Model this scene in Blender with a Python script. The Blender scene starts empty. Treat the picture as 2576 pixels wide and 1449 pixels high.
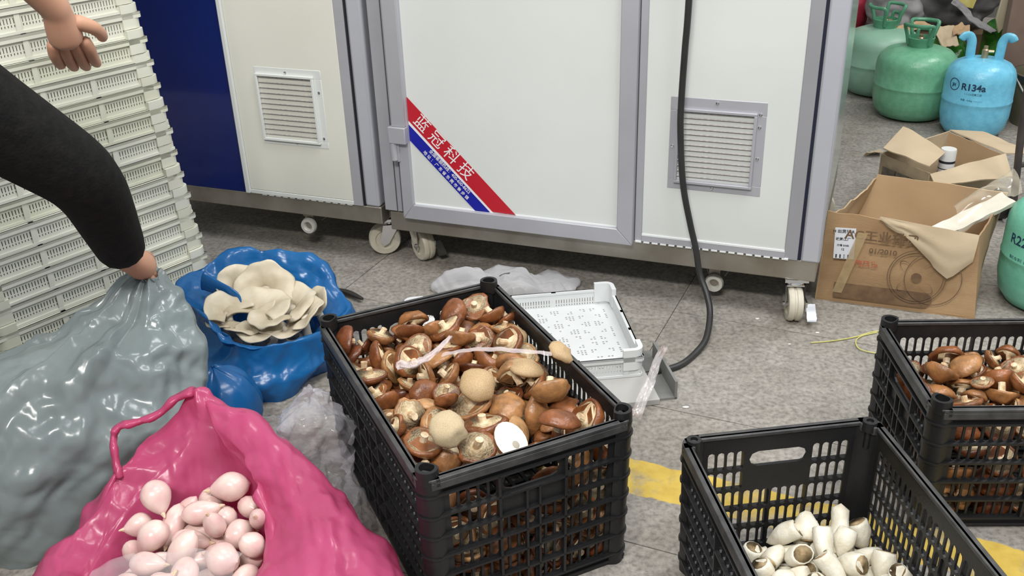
import bpy, bmesh, math, random
import numpy as np
from mathutils import Vector, Matrix, noise

# ------------------------------------------------------------------ camera, world, lamps, exposure
S = bpy.context.scene
COL = S.collection
PITCH, ROLL, FPX, CAMH = math.radians(26.95), math.radians(-1.85), 2480.0, 1.275
_F = Vector((0, math.cos(PITCH), -math.sin(PITCH)))
_U0 = Vector((0, math.sin(PITCH), math.cos(PITCH)))
_R = Vector((1, 0, 0)) * math.cos(ROLL) + _U0 * math.sin(ROLL)
_U = Vector((-1, 0, 0)) * math.sin(ROLL) + _U0 * math.cos(ROLL)
cam_data = bpy.data.cameras.new('camera')
cam_data.sensor_fit = 'HORIZONTAL'
cam_data.sensor_width = 36.0
cam_data.lens = 36.0 * FPX / 2576.0
cam_data.clip_start = 0.02
cam_data.clip_end = 60
cam = bpy.data.objects.new('camera', cam_data)
COL.objects.link(cam)
_m = Matrix((_R, _U, -_F)).transposed().to_4x4()
_m.translation = Vector((0, 0, CAMH))
cam.matrix_world = _m
S.camera = cam

world = bpy.data.worlds.new('workshop_daylight')
S.world = world
world.use_nodes = True
world.node_tree.nodes['Background'].inputs[0].default_value = (0.93, 0.97, 1.0, 1)
world.node_tree.nodes['Background'].inputs[1].default_value = 0.50


def lamp(name, loc, target, sx, sy, power, col=(1, 1, 1)):
    d = bpy.data.lights.new(name, 'AREA')
    d.shape = 'RECTANGLE'
    d.size, d.size_y, d.energy, d.color = sx, sy, power, col
    o = bpy.data.objects.new(name, d)
    COL.objects.link(o)
    o.location = loc
    o.rotation_euler = (Vector(target) - Vector(loc)).to_track_quat('-Z', 'Y').to_euler()
    return o


# rows of fluorescent tubes under the workshop ceiling
lamp('ceiling_tube_lamp', (-0.7, -1.0, 3.4), (-0.3, 2.2, 0.3), 1.6, 0.25, 122, (1.0, 0.97, 0.92))
lamp('ceiling_tube_lamp', (1.9, 0.6, 3.6), (0.6, 2.2, 0.2), 1.6, 0.25, 56, (0.97, 0.99, 1.0))
lamp('ceiling_tube_lamp', (0.4, 1.6, 3.7), (0.3, 1.9, 0), 1.6, 0.3, 50, (1.0, 1.0, 1.0))
lamp('ceiling_tube_lamp', (3.2, 3.2, 3.6), (2.0, 4.0, 0), 1.6, 0.25, 60, (1.0, 0.99, 0.95))
S.view_settings.view_transform = 'Standard'
S.view_settings.look = 'None'
S.view_settings.gamma = 1.0
S.view_settings.use_curve_mapping = False
S.view_settings.exposure = -0.04


# ------------------------------------------------------------------ helpers
def at(px, py, Y):
    """the point seen at pixel (px,py) that stands at distance Y along the room"""
    d = _F + _R * ((px - 1288) / FPX) - _U * ((py - 724.5) / FPX)
    return Vector((0, 0, CAMH)) + d * (Y / d.y)


def fl(px, py, z=0.0):
    d = _F + _R * ((px - 1288) / FPX) - _U * ((py - 724.5) / FPX)
    return Vector((0, 0, CAMH)) + d * ((z - CAMH) / d.z)


class MB:
    def __init__(s):
        s.v, s.f, s.m = [], [], []
        s.cur = 0

    def add(s, vs, fs):
        n = len(s.v)
        s.v.extend([tuple(p) for p in vs])
        s.f.extend([tuple(i + n for i in f) for f in fs])
        s.m.extend([s.cur] * len(fs))
        return s

    def box(s, a, b, M=None):
        x0, y0, z0 = a
        x1, y1, z1 = b
        vs = [Vector(p) for p in ((x0, y0, z0), (x1, y0, z0), (x1, y1, z0), (x0, y1, z0), (x0, y0, z1), (x1, y0, z1), (x1, y1, z1), (x0, y1, z1))]
        if M is not None:
            vs = [M @ p for p in vs]
        return s.add(vs, [(0, 3, 2, 1), (4, 5, 6, 7), (0, 1, 5, 4), (1, 2, 6, 5), (2, 3, 7, 6), (3, 0, 4, 7)])

    def tube(s, pts, r, seg=8, cap=True, flat=1.0, up=None):
        pts = [Vector(p) for p in pts]
        n = len(pts)
        rr = r if hasattr(r, '__len__') else [r] * n
        vs = []
        prev = None
        for i in range(n):
            t = (pts[min(i + 1, n - 1)] - pts[max(i - 1, 0)]).normalized()
            if prev is None:
                a = Vector(up) if up else (Vector((0, 0, 1)) if abs(t.z) < .9 else Vector((1, 0, 0)))
            else:
                a = prev
            x = (a - t * a.dot(t)).normalized()
            prev = x
            y = t.cross(x)
            for k in range(seg):
                w = 2 * math.pi * k / seg
                vs.append(pts[i] + (x * math.cos(w) + y * math.sin(w) * flat) * rr[i])
        fs = [(i * seg + k, i * seg + (k + 1) % seg, (i + 1) * seg + (k + 1) % seg, (i + 1) * seg + k) for i in range(n - 1) for k in range(seg)]
        if cap:
            fs += [tuple(range(seg))[::-1], tuple((n - 1) * seg + k for k in range(seg))]
        return s.add(vs, fs)

    def lathe(s, prof, seg=24, M=None, fn=None, close=False):
        vs, fs = [], []
        n = len(prof)
        for r, z in prof:
            for k in range(seg):
                w = 2 * math.pi * k / seg
                p = Vector((r * math.cos(w), r * math.sin(w), z))
                if fn:
                    p = fn(p)
                if M is not None:
                    p = M @ p
                vs.append(p)
        rng = range(n) if close else range(n - 1)
        for i in rng:
            j = (i + 1) % n
            for k in range(seg):
                fs.append((i * seg + k, i * seg + (k + 1) % seg, j * seg + (k + 1) % seg, j * seg + k))
        if not close:
            if prof[0][0] > 1e-6:
                fs.append(tuple(range(seg))[::-1])
            if prof[-1][0] > 1e-6:
                fs.append(tuple((n - 1) * seg + k for k in range(seg)))
        return s.add(vs, fs)

    def prism(s, poly, y0, y1, M=None):
        """poly in (x,z), extruded along y"""
        n = len(poly)
        vs = [Vector((x, y0, z)) for x, z in poly] + [Vector((x, y1, z)) for x, z in poly]
        if M is not None:
            vs = [M @ p for p in vs]
        fs = [tuple(range(n)), tuple(range(2 * n - 1, n - 1, -1))] + [(i, n + i, n + (i + 1) % n, (i + 1) % n) for i in range(n)]
        return s.add(vs, fs)

    def grid(s, G, t=0.0, closed=False, cap0=False):
        """G: array (nv,nu,3); t: sheet thickness"""
        G = np.asarray(G, float)
        nv, nu = G.shape[:2]
        fs = []
        uu = nu if closed else nu - 1
        for j in range(nv - 1):
            for i in range(uu):
                fs.append((j * nu + i, j * nu + (i + 1) % nu, (j + 1) * nu + (i + 1) % nu, (j + 1) * nu + i))
        if t <= 0:
            if cap0:
                fs.append(tuple(range(nu))[::-1])
            return s.add(G.reshape(-1, 3), fs)
        N = gnorm(G, closed)
        H = G - N * t
        m = nv * nu
        f2 = [tuple(m + i for i in reversed(f)) for f in fs]
        for i in range(uu):
            k = (i + 1) % nu
            f2.append((k, i, m + i, m + k))
            a, b = (nv - 1) * nu + i, (nv - 1) * nu + k
            f2.append((a, b, m + b, m + a))
        if not closed:
            for j in range(nv - 1):
                a, b = j * nu, (j + 1) * nu
                f2.append((a, b, m + b, m + a))
                a, b = j * nu + nu - 1, (j + 1) * nu + nu - 1
                f2.append((b, a, m + a, m + b))
        return s.add(np.concatenate([G.reshape(-1, 3), H.reshape(-1, 3)]), fs + f2)

    def mesh(s, name, mats, smooth=True, fix=True):
        me = bpy.data.meshes.new(name)
        me.from_pydata(s.v, [], s.f)
        for m in (mats if isinstance(mats, (list, tuple)) else [mats]):
            me.materials.append(m)
        me.polygons.foreach_set('material_index', s.m)
        if fix:
            bm = bmesh.new()
            bm.from_mesh(me)
            bmesh.ops.recalc_face_normals(bm, faces=bm.faces)
            bm.to_mesh(me)
            bm.free()
        me.polygons.foreach_set('use_smooth', [bool(smooth)] * len(me.polygons))
        if smooth and smooth != 'full':
            me.set_sharp_from_angle(angle=math.radians(38 if smooth is True else smooth))
        me.update()
        return me

    def build(s, name, mats, parent=None, smooth=True, bevel=0.0, fix=True):
        me = s.mesh(name, mats, smooth, fix)
        o = link(name, me, parent)
        if bevel:
            b = o.modifiers.new('edge', 'BEVEL')
            b.width = bevel
            b.segments = 2
            b.limit_method = 'ANGLE'
        return o


def gnorm(G, closed):
    if closed:
        du = np.roll(G, -1, 1) - np.roll(G, 1, 1)
    else:
        du = np.gradient(G, axis=1)
    dv = np.gradient(G, axis=0)
    N = np.cross(du, dv)
    return N / np.maximum(np.linalg.norm(N, axis=2, keepdims=True), 1e-9)


def link(name, data, parent=None):
    o = bpy.data.objects.new(name, data)
    COL.objects.link(o)
    if parent is not None:
        o.parent = parent
    return o


def tag(o, label, cat, group=None):
    o['label'] = label
    o['category'] = cat
    if group:
        o['group'] = group
    return o


def empty(name, loc, rz, label, cat, group=None):
    o = link(name, None)
    o.empty_display_size = .05
    o.location = loc
    o.rotation_euler = (0, 0, rz)
    return tag(o, label, cat, group)


def copy_tree(o, parent=None):
    c = o.copy()
    COL.objects.link(c)
    if parent is not None:
        c.parent = parent
    for ch in list(o.children):
        copy_tree(ch, c)
    return c


def cr(P, n, closed):
    """Catmull-Rom resampling of P (K,...,3) to n points along axis 0"""
    P = np.asarray(P, float)
    K = len(P)
    ts = np.arange(n) * (K / n) if closed else np.linspace(0, K - 1, n)
    out = []
    for t in ts:
        i = int(math.floor(t))
        if not closed:
            i = min(i, K - 2)
        f = t - i
        idx = [(i + k) % K if closed else min(max(i + k, 0), K - 1) for k in (-1, 0, 1, 2)]
        a, b, c, d = (P[j] for j in idx)
        out.append(.5 * ((2 * b) + (c - a) * f + (2 * a - 5 * b + 4 * c - d) * f * f + (3 * b - a - 3 * c + d) * f ** 3))
    return np.array(out)


def loft(rings, nu, nv, closed=True, disp=None):
    R = np.array([[tuple(p) for p in r] for r in rings], float)
    A = np.stack([cr(r, nu, closed) for r in R])
    G = cr(A, nv, False)
    if disp:
        N = gnorm(G, closed)
        D = np.zeros(G.shape[:2])
        for j in range(nv):
            for i in range(nu):
                D[j, i] = disp(i / nu, j / (nv - 1), Vector(G[j, i]))
        G = G + N * D[..., None]
    return G


def facet(p, s):
    d = noise.voronoi(p * s)[0]
    return min(d[1] - d[0], 1.0)


def ridge(p):
    return 1 - 2 * abs(noise.noise(p))


def tri(x):
    x = x % 2.0
    return 1 - 2 * abs(x - 1)


_dirs = [(Vector((math.sin(k * 2.4 + .3), math.cos(k * 1.7 + 1.1), math.sin(k * 3.3 + 2.0))).normalized(), .7 + .19 * k, k * 1.37) for k in range(7)]


def crumpled(p, seed, f):
    """flat facets meeting in sharp creases, the way film and paper crumple: folded plane waves in several directions"""
    q = p * f + Vector((seed, seed * .7, 0))
    w = noise.noise_vector(q * .35) * .9
    s = 0.0
    for d, k, ph in _dirs:
        s += tri((q + w).dot(d) * k + ph) / k
    return s / 5.0


_mats = {}


def mat(name, c1, c2=None, rough=.5, metal=0.0, scale=8.0, detail=4.0, bump=0.0, bscale=60.0, spec=.5, ramp=(.35, .65), transl=0.0, alpha=1.0,
        rand=None, coat=0.0, sss=0.0, stretch=None, tint=None, edge=0.0):
    if name in _mats:
        return _mats[name]
    m = bpy.data.materials.new(name)
    _mats[name] = m
    m.use_nodes = True
    nt = m.node_tree
    N, L = nt.nodes, nt.links
    p = N['Principled BSDF']
    out = N['Material Output']
    p.inputs['Roughness'].default_value = rough
    p.inputs['Metallic'].default_value = metal
    p.inputs['Specular IOR Level'].default_value = spec
    p.inputs['Coat Weight'].default_value = coat
    p.inputs['Coat Roughness'].default_value = .1
    if sss:
        p.inputs['Subsurface Weight'].default_value = sss
        p.inputs['Subsurface Radius'].default_value = (.01, .006, .003)
        p.inputs['Subsurface Scale'].default_value = .5
    tc = N.new('ShaderNodeTexCoord')
    src = tc.outputs['Object']
    if stretch:
        mp = N.new('ShaderNodeMapping')
        mp.inputs['Scale'].default_value = stretch
        L.new(src, mp.inputs[0])
        src = mp.outputs[0]
    col = None
    if c2 is not None:
        nz = N.new('ShaderNodeTexNoise')
        nz.inputs['Scale'].default_value = scale
        nz.inputs['Detail'].default_value = detail
        L.new(src, nz.inputs['Vector'])
        rp = N.new('ShaderNodeValToRGB')
        rp.color_ramp.elements[0].position, rp.color_ramp.elements[1].position = ramp
        rp.color_ramp.elements[0].color = (*c1, 1)
        rp.color_ramp.elements[1].color = (*c2, 1)
        L.new(nz.outputs['Fac'], rp.inputs[0])
        col = rp.outputs[0]
    else:
        p.inputs['Base Color'].default_value = (*c1, 1)
    if rand:
        oi = N.new('ShaderNodeObjectInfo')
        rr = N.new('ShaderNodeValToRGB')
        e = rr.color_ramp.elements
        while len(e) < len(rand):
            e.new(.5)
        for k, c in enumerate(rand):
            e[k].position = k / (len(rand) - 1)
            e[k].color = (*c, 1)
        L.new(oi.outputs['Random'], rr.inputs[0])
        if col is None:
            col = rr.outputs[0]
        else:
            mx = N.new('ShaderNodeMixRGB')
            mx.blend_type = 'MULTIPLY'
            mx.inputs[0].default_value = 1
            L.new(rr.outputs[0], mx.inputs[1])
            L.new(col, mx.inputs[2])
            col = mx.outputs[0]
    if col is not None:
        L.new(col, p.inputs['Base Color'])
    if bump:
        nb = N.new('ShaderNodeTexNoise')
        nb.inputs['Scale'].default_value = bscale
        nb.inputs['Detail'].default_value = 3
        L.new(src, nb.inputs['Vector'])
        b = N.new('ShaderNodeBump')
        b.inputs['Strength'].default_value = bump
        b.inputs['Distance'].default_value = .004
        L.new(nb.outputs['Fac'], b.inputs['Height'])
        L.new(b.outputs[0], p.inputs['Normal'])
    sh = p.outputs[0]
    if transl:
        tr = N.new('ShaderNodeBsdfTranslucent')
        if col is not None:
            L.new(col, tr.inputs['Color'])
        else:
            tr.inputs['Color'].default_value = (*c1, 1)
        mx = N.new('ShaderNodeMixShader')
        mx.inputs[0].default_value = transl
        L.new(sh, mx.inputs[1])
        L.new(tr.outputs[0], mx.inputs[2])
        sh = mx.outputs[0]
    if alpha < 1:
        tp = N.new('ShaderNodeBsdfTransparent')
        if tint:
            tp.inputs[0].default_value = (*tint, 1)
        mx = N.new('ShaderNodeMixShader')
        mx.inputs[0].default_value = alpha
        if edge:
            lw = N.new('ShaderNodeLayerWeight')
            lw.inputs[0].default_value = .5
            ma = N.new('ShaderNodeMath')
            ma.operation = 'MULTIPLY_ADD'
            ma.use_clamp = True
            L.new(lw.outputs['Facing'], ma.inputs[0])
            ma.inputs[1].default_value = edge
            ma.inputs[2].default_value = alpha
            L.new(ma.outputs[0], mx.inputs[0])
        L.new(tp.outputs[0], mx.inputs[1])
        L.new(sh, mx.inputs[2])
        sh = mx.outputs[0]
    L.new(sh, out.inputs['Surface'])
    return m


def text(name, body, size, m, parent, M, ext=.0002, bold=0.0, spacing=1.0):
    cu = bpy.data.curves.new(name, 'FONT')
    cu.body = body
    cu.size = size
    cu.extrude = ext
    cu.offset = bold
    cu.space_character = spacing
    cu.align_x, cu.align_y = 'CENTER', 'CENTER'
    cu.materials.append(m)
    tmp = bpy.data.objects.new('tmp', cu)
    COL.objects.link(tmp)
    bpy.context.view_layer.update()
    me = bpy.data.meshes.new_from_object(tmp.evaluated_get(bpy.context.evaluated_depsgraph_get()))
    bpy.data.objects.remove(tmp)
    o = link(name, me, parent)
    o.matrix_local = M
    return o


RX90 = Matrix.Rotation(math.pi / 2, 4, 'X')


# ---- mushrooms, shoots, bulbs: one mesh of each variant, shared by all copies
def warp(seed, amt, scl):
    def fn(p):
        q = Vector((p.x, p.y, p.z)) * scl + Vector((seed * 7.3, seed * 3.1, seed))
        k = 1 + amt * noise.noise(q)
        return Vector((p.x * k, p.y * k * (1 + .12 * math.sin(seed * 2.1)), p.z * k))
    return fn


CAPP = [(0, .5), (.22, .485), (.45, .43), (.66, .33), (.84, .18), (.96, 0), (1.0, -.12), (.97, -.22), (.89, -.265), (.8, -.24)]
NCAP = 7


def mushroom_meshes():
    out = []
    capm = mat('mushroom_cap', (.5, .48, .46), (1.3, 1.22, 1.1), rough=.34, scale=1.4, detail=6, bump=.25, bscale=5, ramp=(.3, .68), spec=.5,
               rand=[(.115, .034, .013), (.16, .05, .018), (.21, .075, .026), (.26, .10, .036), (.17, .058, .022), (.32, .15, .058), (.38, .2, .085), (.21, .07, .025), (.48, .29, .14)])
    gill = mat('mushroom_gills', (.5, .36, .2), (.8, .66, .43), rough=.7, scale=2.2, bump=.4, bscale=9)
    stem = mat('mushroom_stem', (.44, .27, .13), (.78, .64, .44), rough=.65, scale=2.5, bump=.3, bscale=6)
    for k in range(NCAP):
        fn = warp(k + 1, (.2, .32, .26, .16, .36, .24, .3)[k], (1.3, 1.6, 1.1, 1.9, 1.4, 1.2, 1.7)[k])
        h = (1.0, .75, 1.15, .9, 1.05, .7, 1.2)[k]
        a = MB().lathe([(r, z * h) for r, z in CAPP], 18, fn=fn).mesh('cap', capm, 'full')
        b = MB().lathe([(.83, -.245 * h), (.7, -.15 * h), (.45, -.1), (.15, -.12), (0, -.12)], 18, fn=fn).mesh('gills', gill, 'full')
        bend = (.12, -.1, .2, .05, -.18, .1, .0)[k]
        ln = (.62, .5, .75, .55, .68, .45, .6)[k]
        st = MB().tube([(0, 0, -.05), (bend * .3, 0, -.05 - ln * .4), (bend, 0, -.05 - ln * .8), (bend * 1.2, .02, -.05 - ln)], [.25, .21, .2, .21], 9).mesh('stem', stem)
        out.append((a, b, st))
    return out


def shoot_meshes():
    sk = mat('shoot_skin', (.66, .6, .47), (.8, .77, .66), rough=.42, scale=1.3, bump=.3, bscale=5)
    cut = mat('shoot_cut_end', (.25, .16, .07), (.55, .42, .24), rough=.6, scale=3)
    out = []
    for k, (r, ln, tip) in enumerate(((.5, 1.9, .35), (.55, 1.5, .2), (.46, 2.2, .75), (.6, 1.45, .3), (.5, 1.75, .15))):
        fn = warp(k + 11, .25, 1.1)
        n = 9
        prof = [(0, 0.0 + ln / 2)]
        for i in range(1, n + 1):
            t = i / n
            w = r * (tip + (1 - tip) * math.sin(min(1, t * 1.5) * math.pi / 2)) * (1 - .12 * max(0, t - .6) / .4)
            prof.append((w, ln / 2 - ln * t + .02))
        e = prof[-1][0]
        b = MB().lathe(prof + [(e * .86, -ln / 2)], 12, fn=fn).mesh('body', sk, 'full')
        c = MB().lathe([(e * .87, -ln / 2 - .012), (e * .6, -ln / 2 + .05), (0, -ln / 2 + .1)], 12, fn=fn).mesh('cut_end', cut, 'full')
        out.append((b, c))
    return out


def bulb_meshes():
    sk = mat('pink_lit_bulb_skin', (.66, .42, .40), (.74, .58, .52), rough=.3, scale=1.2, bump=.1, bscale=3, spec=.5, sss=.15)  # pink light through the bag and its bounce are put into this tint
    tipm = mat('bulb_tip', (.55, .36, .22), (.7, .55, .42), rough=.5, scale=20)
    out = []
    for k, (w, ln) in enumerate(((.5, 1.75), (.55, 1.5), (.46, 1.95), (.6, 1.6))):
        fn = warp(k + 21, .16, .9)
        prof = [(0, -ln / 2)]
        for i in range(1, 12):
            t = i / 12
            prof.append((w * math.sin(math.pi * t ** .85) ** .75, -ln / 2 + ln * t))
        prof.append((.03, ln / 2))
        b = MB().lathe(prof, 14, fn=fn).mesh('body', sk, 'full')
        c = MB().tube([fn(Vector((0, 0, ln / 2 - .07))), fn(Vector((.02, 0, ln / 2 + .06))), fn(Vector((.04, .02, ln / 2 + .14)))], [.11, .06, .03], 7).mesh('tip', tipm)
        out.append((b, c))
    return out



# === END LIB
# ------------------------------------------------------------------ materials used in several places
WHITE = mat('powder_coated_white', (.70, .72, .70), (.66, .68, .66), rough=.38, scale=3, bump=.02, bscale=300)
CREAM = mat('powder_coated_cream', (.75, .745, .67), (.71, .705, .63), rough=.4, scale=3, bump=.02, bscale=300)
ALU = mat('anodised_trim', (.46, .46, .50), (.42, .42, .455), rough=.42, metal=.25, scale=5)
ALUD = mat('grey_trim', (.37, .37, .40), (.34, .34, .365), rough=.45, metal=.25, scale=5)
STEEL = mat('dirty_stainless', (.30, .27, .22), (.45, .42, .37), rough=.4, metal=.75, scale=7, detail=6, bump=.05)
CHROME = mat('chrome', (.75, .75, .77), rough=.16, metal=1.0)
BLACK = mat('black_rubber', (.012, .012, .013), (.02, .02, .02), rough=.5)
GAP = mat('dark_gap_fill', (.01, .01, .015), rough=.8)  # near-black fill for grooves, gaps and the vent backing
NYLON = mat('cream_nylon_wheel', (.5, .46, .36), (.64, .6, .5), rough=.45, scale=14)
BLUEP = mat('glossy_blue_panel', (.0005, .010, .12), (.0006, .013, .14), rough=.06, scale=2, spec=.6, coat=.25)
LOUV = mat('louvre_mesh', (.27, .25, .24), (.42, .4, .38), rough=.6, scale=60, stretch=(2, 2, 1))
WHP = mat('white_plastic', (.78, .8, .8), (.72, .74, .74), rough=.35, scale=6, spec=.5, transl=.12)
WHS = mat('aged_white_plastic', (.76, .76, .70), (.66, .66, .58), rough=.42, scale=4, rand=[(.9, .9, .82), (1.0, 1.0, .98), (.92, .93, .84), (1, 1, 1)])
BLKP = mat('black_crate_plastic', (.011, .011, .012), (.017, .017, .018), rough=.4, scale=12, bump=.12, bscale=180, spec=.38)
INKW = mat('white_print', (.8, .78, .78), rough=.5)
INKB = mat('black_print', (.02, .025, .03), rough=.6)
CARD = mat('cardboard', (.34, .21, .105), (.42, .275, .145), rough=.8, scale=5, bump=.15, bscale=90, stretch=(1, 1, 4))
CARDI = mat('cardboard_inside', (.44, .29, .16), (.52, .36, .21), rough=.85, scale=4, bump=.1, bscale=60)
CARDL = mat('pale_cardboard', (.46, .36, .235), (.54, .43, .29), rough=.85, scale=5, bump=.1, bscale=60)
SKIN = mat('skin', (.52, .27, .17), (.6, .33, .22), rough=.5, scale=9, sss=.1)

# ------------------------------------------------------------------ floor: slabs with open joints and a painted yellow line
FA = math.radians(-24.5)
FU, FV = Vector((math.cos(FA), math.sin(FA), 0)), Vector((-math.sin(FA), math.cos(FA), 0))


def floor_material():
    m = bpy.data.materials.new('worn_stone_slab')
    m.use_nodes = True
    nt = m.node_tree
    N, L = nt.nodes, nt.links
    p = N['Principled BSDF']
    g = N.new('ShaderNodeNewGeometry')

    def noise_n(sc, det, src=g.outputs['Position'], rough=.6):
        n = N.new('ShaderNodeTexNoise')
        n.inputs['Scale'].default_value = sc
        n.inputs['Detail'].default_value = det
        n.inputs['Roughness'].default_value = rough
        L.new(src, n.inputs['Vector'])
        return n.outputs['Fac']

    def ramp(f, stops):
        r = N.new('ShaderNodeValToRGB')
        e = r.color_ramp.elements
        while len(e) < len(stops):
            e.new(.5)
        for k, (pos, c) in enumerate(stops):
            e[k].position = pos
            e[k].color = (*c, 1) if hasattr(c, '__len__') else (c, c, c, 1)
        L.new(f, r.inputs[0])
        return r.outputs[0]

    def mix(f, a, b, mode='MIX'):
        x = N.new('ShaderNodeMixRGB')
        x.blend_type = mode
        for i, v in ((0, f), (1, a), (2, b)):
            if isinstance(v, (float, int)):
                x.inputs[i].default_value = v if i == 0 else (v, v, v, 1)
            elif isinstance(v, tuple):
                x.inputs[i].default_value = (*v, 1)
            else:
                L.new(v, x.inputs[i])
        return x.outputs[0]
    base = ramp(noise_n(2.2, 6), [(.3, (.22, .195, .165)), (.5, (.29, .268, .238)), (.7, (.34, .322, .296))])
    speck = ramp(noise_n(85, 3), [(.32, .66), (.5, 1.0), (.68, 1.25)])
    col = mix(1.0, base, speck, 'MULTIPLY')
    col = mix(1.0, col, ramp(noise_n(24, 5), [(.35, .84), (.6, 1.06)]), 'MULTIPLY')
    stain = ramp(noise_n(6, 4), [(.62, 0.0), (.74, .45)])
    col = mix(stain, col, (.15, .13, .105))
    oi = N.new('ShaderNodeObjectInfo')
    col = mix(1.0, col, ramp(oi.outputs['Random'], [(0, .93), (1, 1.05)]), 'MULTIPLY')
    # painted line: a band of world positions across the slabs, worn through by noise
    dt = N.new('ShaderNodeVectorMath')
    dt.operation = 'DOT_PRODUCT'
    L.new(g.outputs['Position'], dt.inputs[0])
    dt.inputs[1].default_value = tuple(FV)
    ad = N.new('ShaderNodeMath')
    ad.operation = 'MULTIPLY_ADD'
    L.new(noise_n(14, 3), ad.inputs[0])
    ad.inputs[1].default_value = .035
    L.new(dt.outputs['Value'], ad.inputs[2])
    band = ramp(ad.outputs[0], [(0, 0.0)])
    mr = N.new('ShaderNodeMapRange')
    mr.inputs[1].default_value, mr.inputs[2].default_value = 1.545, 1.66
    L.new(ad.outputs[0], mr.inputs[0])
    band = ramp(mr.outputs[0], [(0.0, 0.0), (.03, 1.0), (.97, 1.0), (1.0, 0.0)])
    wear = ramp(noise_n(11, 6), [(.36, .25), (.5, .95)])
    du = N.new('ShaderNodeVectorMath')
    du.operation = 'DOT_PRODUCT'
    L.new(g.outputs['Position'], du.inputs[0])
    du.inputs[1].default_value = tuple(FU)
    m2 = N.new('ShaderNodeMapRange')
    m2.inputs[1].default_value, m2.inputs[2].default_value = -.70, -.66
    L.new(du.outputs['Value'], m2.inputs[0])
    wear = mix(1.0, wear, m2.outputs[0], 'MULTIPLY')
    f = mix(1.0, band, wear, 'MULTIPLY')
    col = mix(f, col, ramp(noise_n(30, 3), [(.3, (.5, .34, .05)), (.7, (.62, .44, .08))]))
    L.new(col, p.inputs['Base Color'])
    p.inputs['Roughness'].default_value = .62
    p.inputs['Specular IOR Level'].default_value = .35
    b = N.new('ShaderNodeBump')
    b.inputs['Strength'].default_value = .25
    b.inputs['Distance'].default_value = .002
    L.new(noise_n(60, 4), b.inputs['Height'])
    L.new(b.outputs[0], p.inputs['Normal'])
    return m


FLOORM = floor_material()
JOINT = mat('joint_dirt', (.11, .10, .085), rough=.9)
floor = MB().box((-6, -2, -.12), (8, 9, -.012)).build('floor', JOINT)
floor['kind'] = 'structure'
tw, tl = .915, .4575
slab = MB().box((.0012, .0012, -.03), (tw - .0012, tl - .0012, 0)).mesh('floor_tile', FLOORM)
u0, v0 = -.575, 1.849
for i in range(-4, 6):
    for j in range(-6, 11):
        u, v = u0 + i * tw, v0 + j * tl + (.229 if i % 2 else 0)
        p = FU * u + FV * v
        c = FU * (u + tw / 2) + FV * (v + tl / 2)
        if c.y < .2 or c.y > 5.9 or c.x < -2.4 or c.x > 4.0 or abs(c.x) > .9 + .75 * c.y:
            continue
        o = link('floor_tile', slab, floor)
        o.location = p + Vector((0, 0, -.0008 * ((i * 7 + j * 3) % 3)))
        o.rotation_euler = (0, 0, FA)
wb = MB().box((-6, 6.2, 0), (8, 6.4, 4)).build('wall_back', mat('grey_render_wall', (.3, .29, .27), (.36, .35, .33), rough=.85, scale=3))
wb['kind'] = 'structure'

# ------------------------------------------------------------------ the two cooling cabinets on castors
MO, MYAW = Vector((-.35, 2.679, 0)), math.radians(-21.02)


def caster(parent, u, w, dirv, r=.046, wid=.036, brake=True):
    """swivel castor; dirv: angle of the rolling direction in the cabinet's plan"""
    M = Matrix.Translation((u, w, 0)) @ Matrix.Rotation(dirv, 4, 'Z')
    b = MB()
    b.box((-.03, -.03, .112), (.03, .03, .12), M)
    b.lathe([(.022, .098), (.026, .104), (.022, .112)], 14, M)
    for s in (-1, 1):
        y = s * (wid / 2 + .006)
        b.prism([(-.03, .1), (.02, .1), (.031, .048), (.022, .032), (.006, .04)], y - .0018, y + .0018, M)
    b.box((-.03, -wid / 2 - .007, .096), (.02, wid / 2 + .007, .1), M)
    b.tube([M @ Vector((.017, -wid / 2 - .012, r)), M @ Vector((.017, wid / 2 + .012, r))], .006, 8)
    c = b.build('caster', CHROME, parent, smooth=30)
    W = M @ Matrix.Translation((.017, 0, r)) @ Matrix.Rotation(math.pi / 2, 4, 'X')
    h = wid / 2
    MB().lathe([(.012, -h * .8), (r * .55, -h * .8), (r * .62, -h), (r * .93, -h), (r, -h * .7), (r, -h * .22), (r * .94, -h * .12), (r * .94, h * .12), (r, h * .22), (r, h * .7), (r * .93, h), (r * .62, h), (r * .55, h * .8), (.012, h * .8)], 26, W).build('wheel', NYLON, c)
    if brake:
        t = MB()
        t.prism([(.03, .052), (.062, .03), (.07, .02), (.062, .016), (.03, .034)], wid / 2 + .01, wid / 2 + .034, M)
        t.box((-.005, wid / 2 + .008, .034), (.04, wid / 2 + .013, .06), M)
        t.build('brake_pedal', CHROME, c, smooth=30)
    return c


screw_me = MB().lathe([(.0045, 0), (.004, .002), (0, .003)], 8, RX90).mesh('screw', CHROME)


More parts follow.
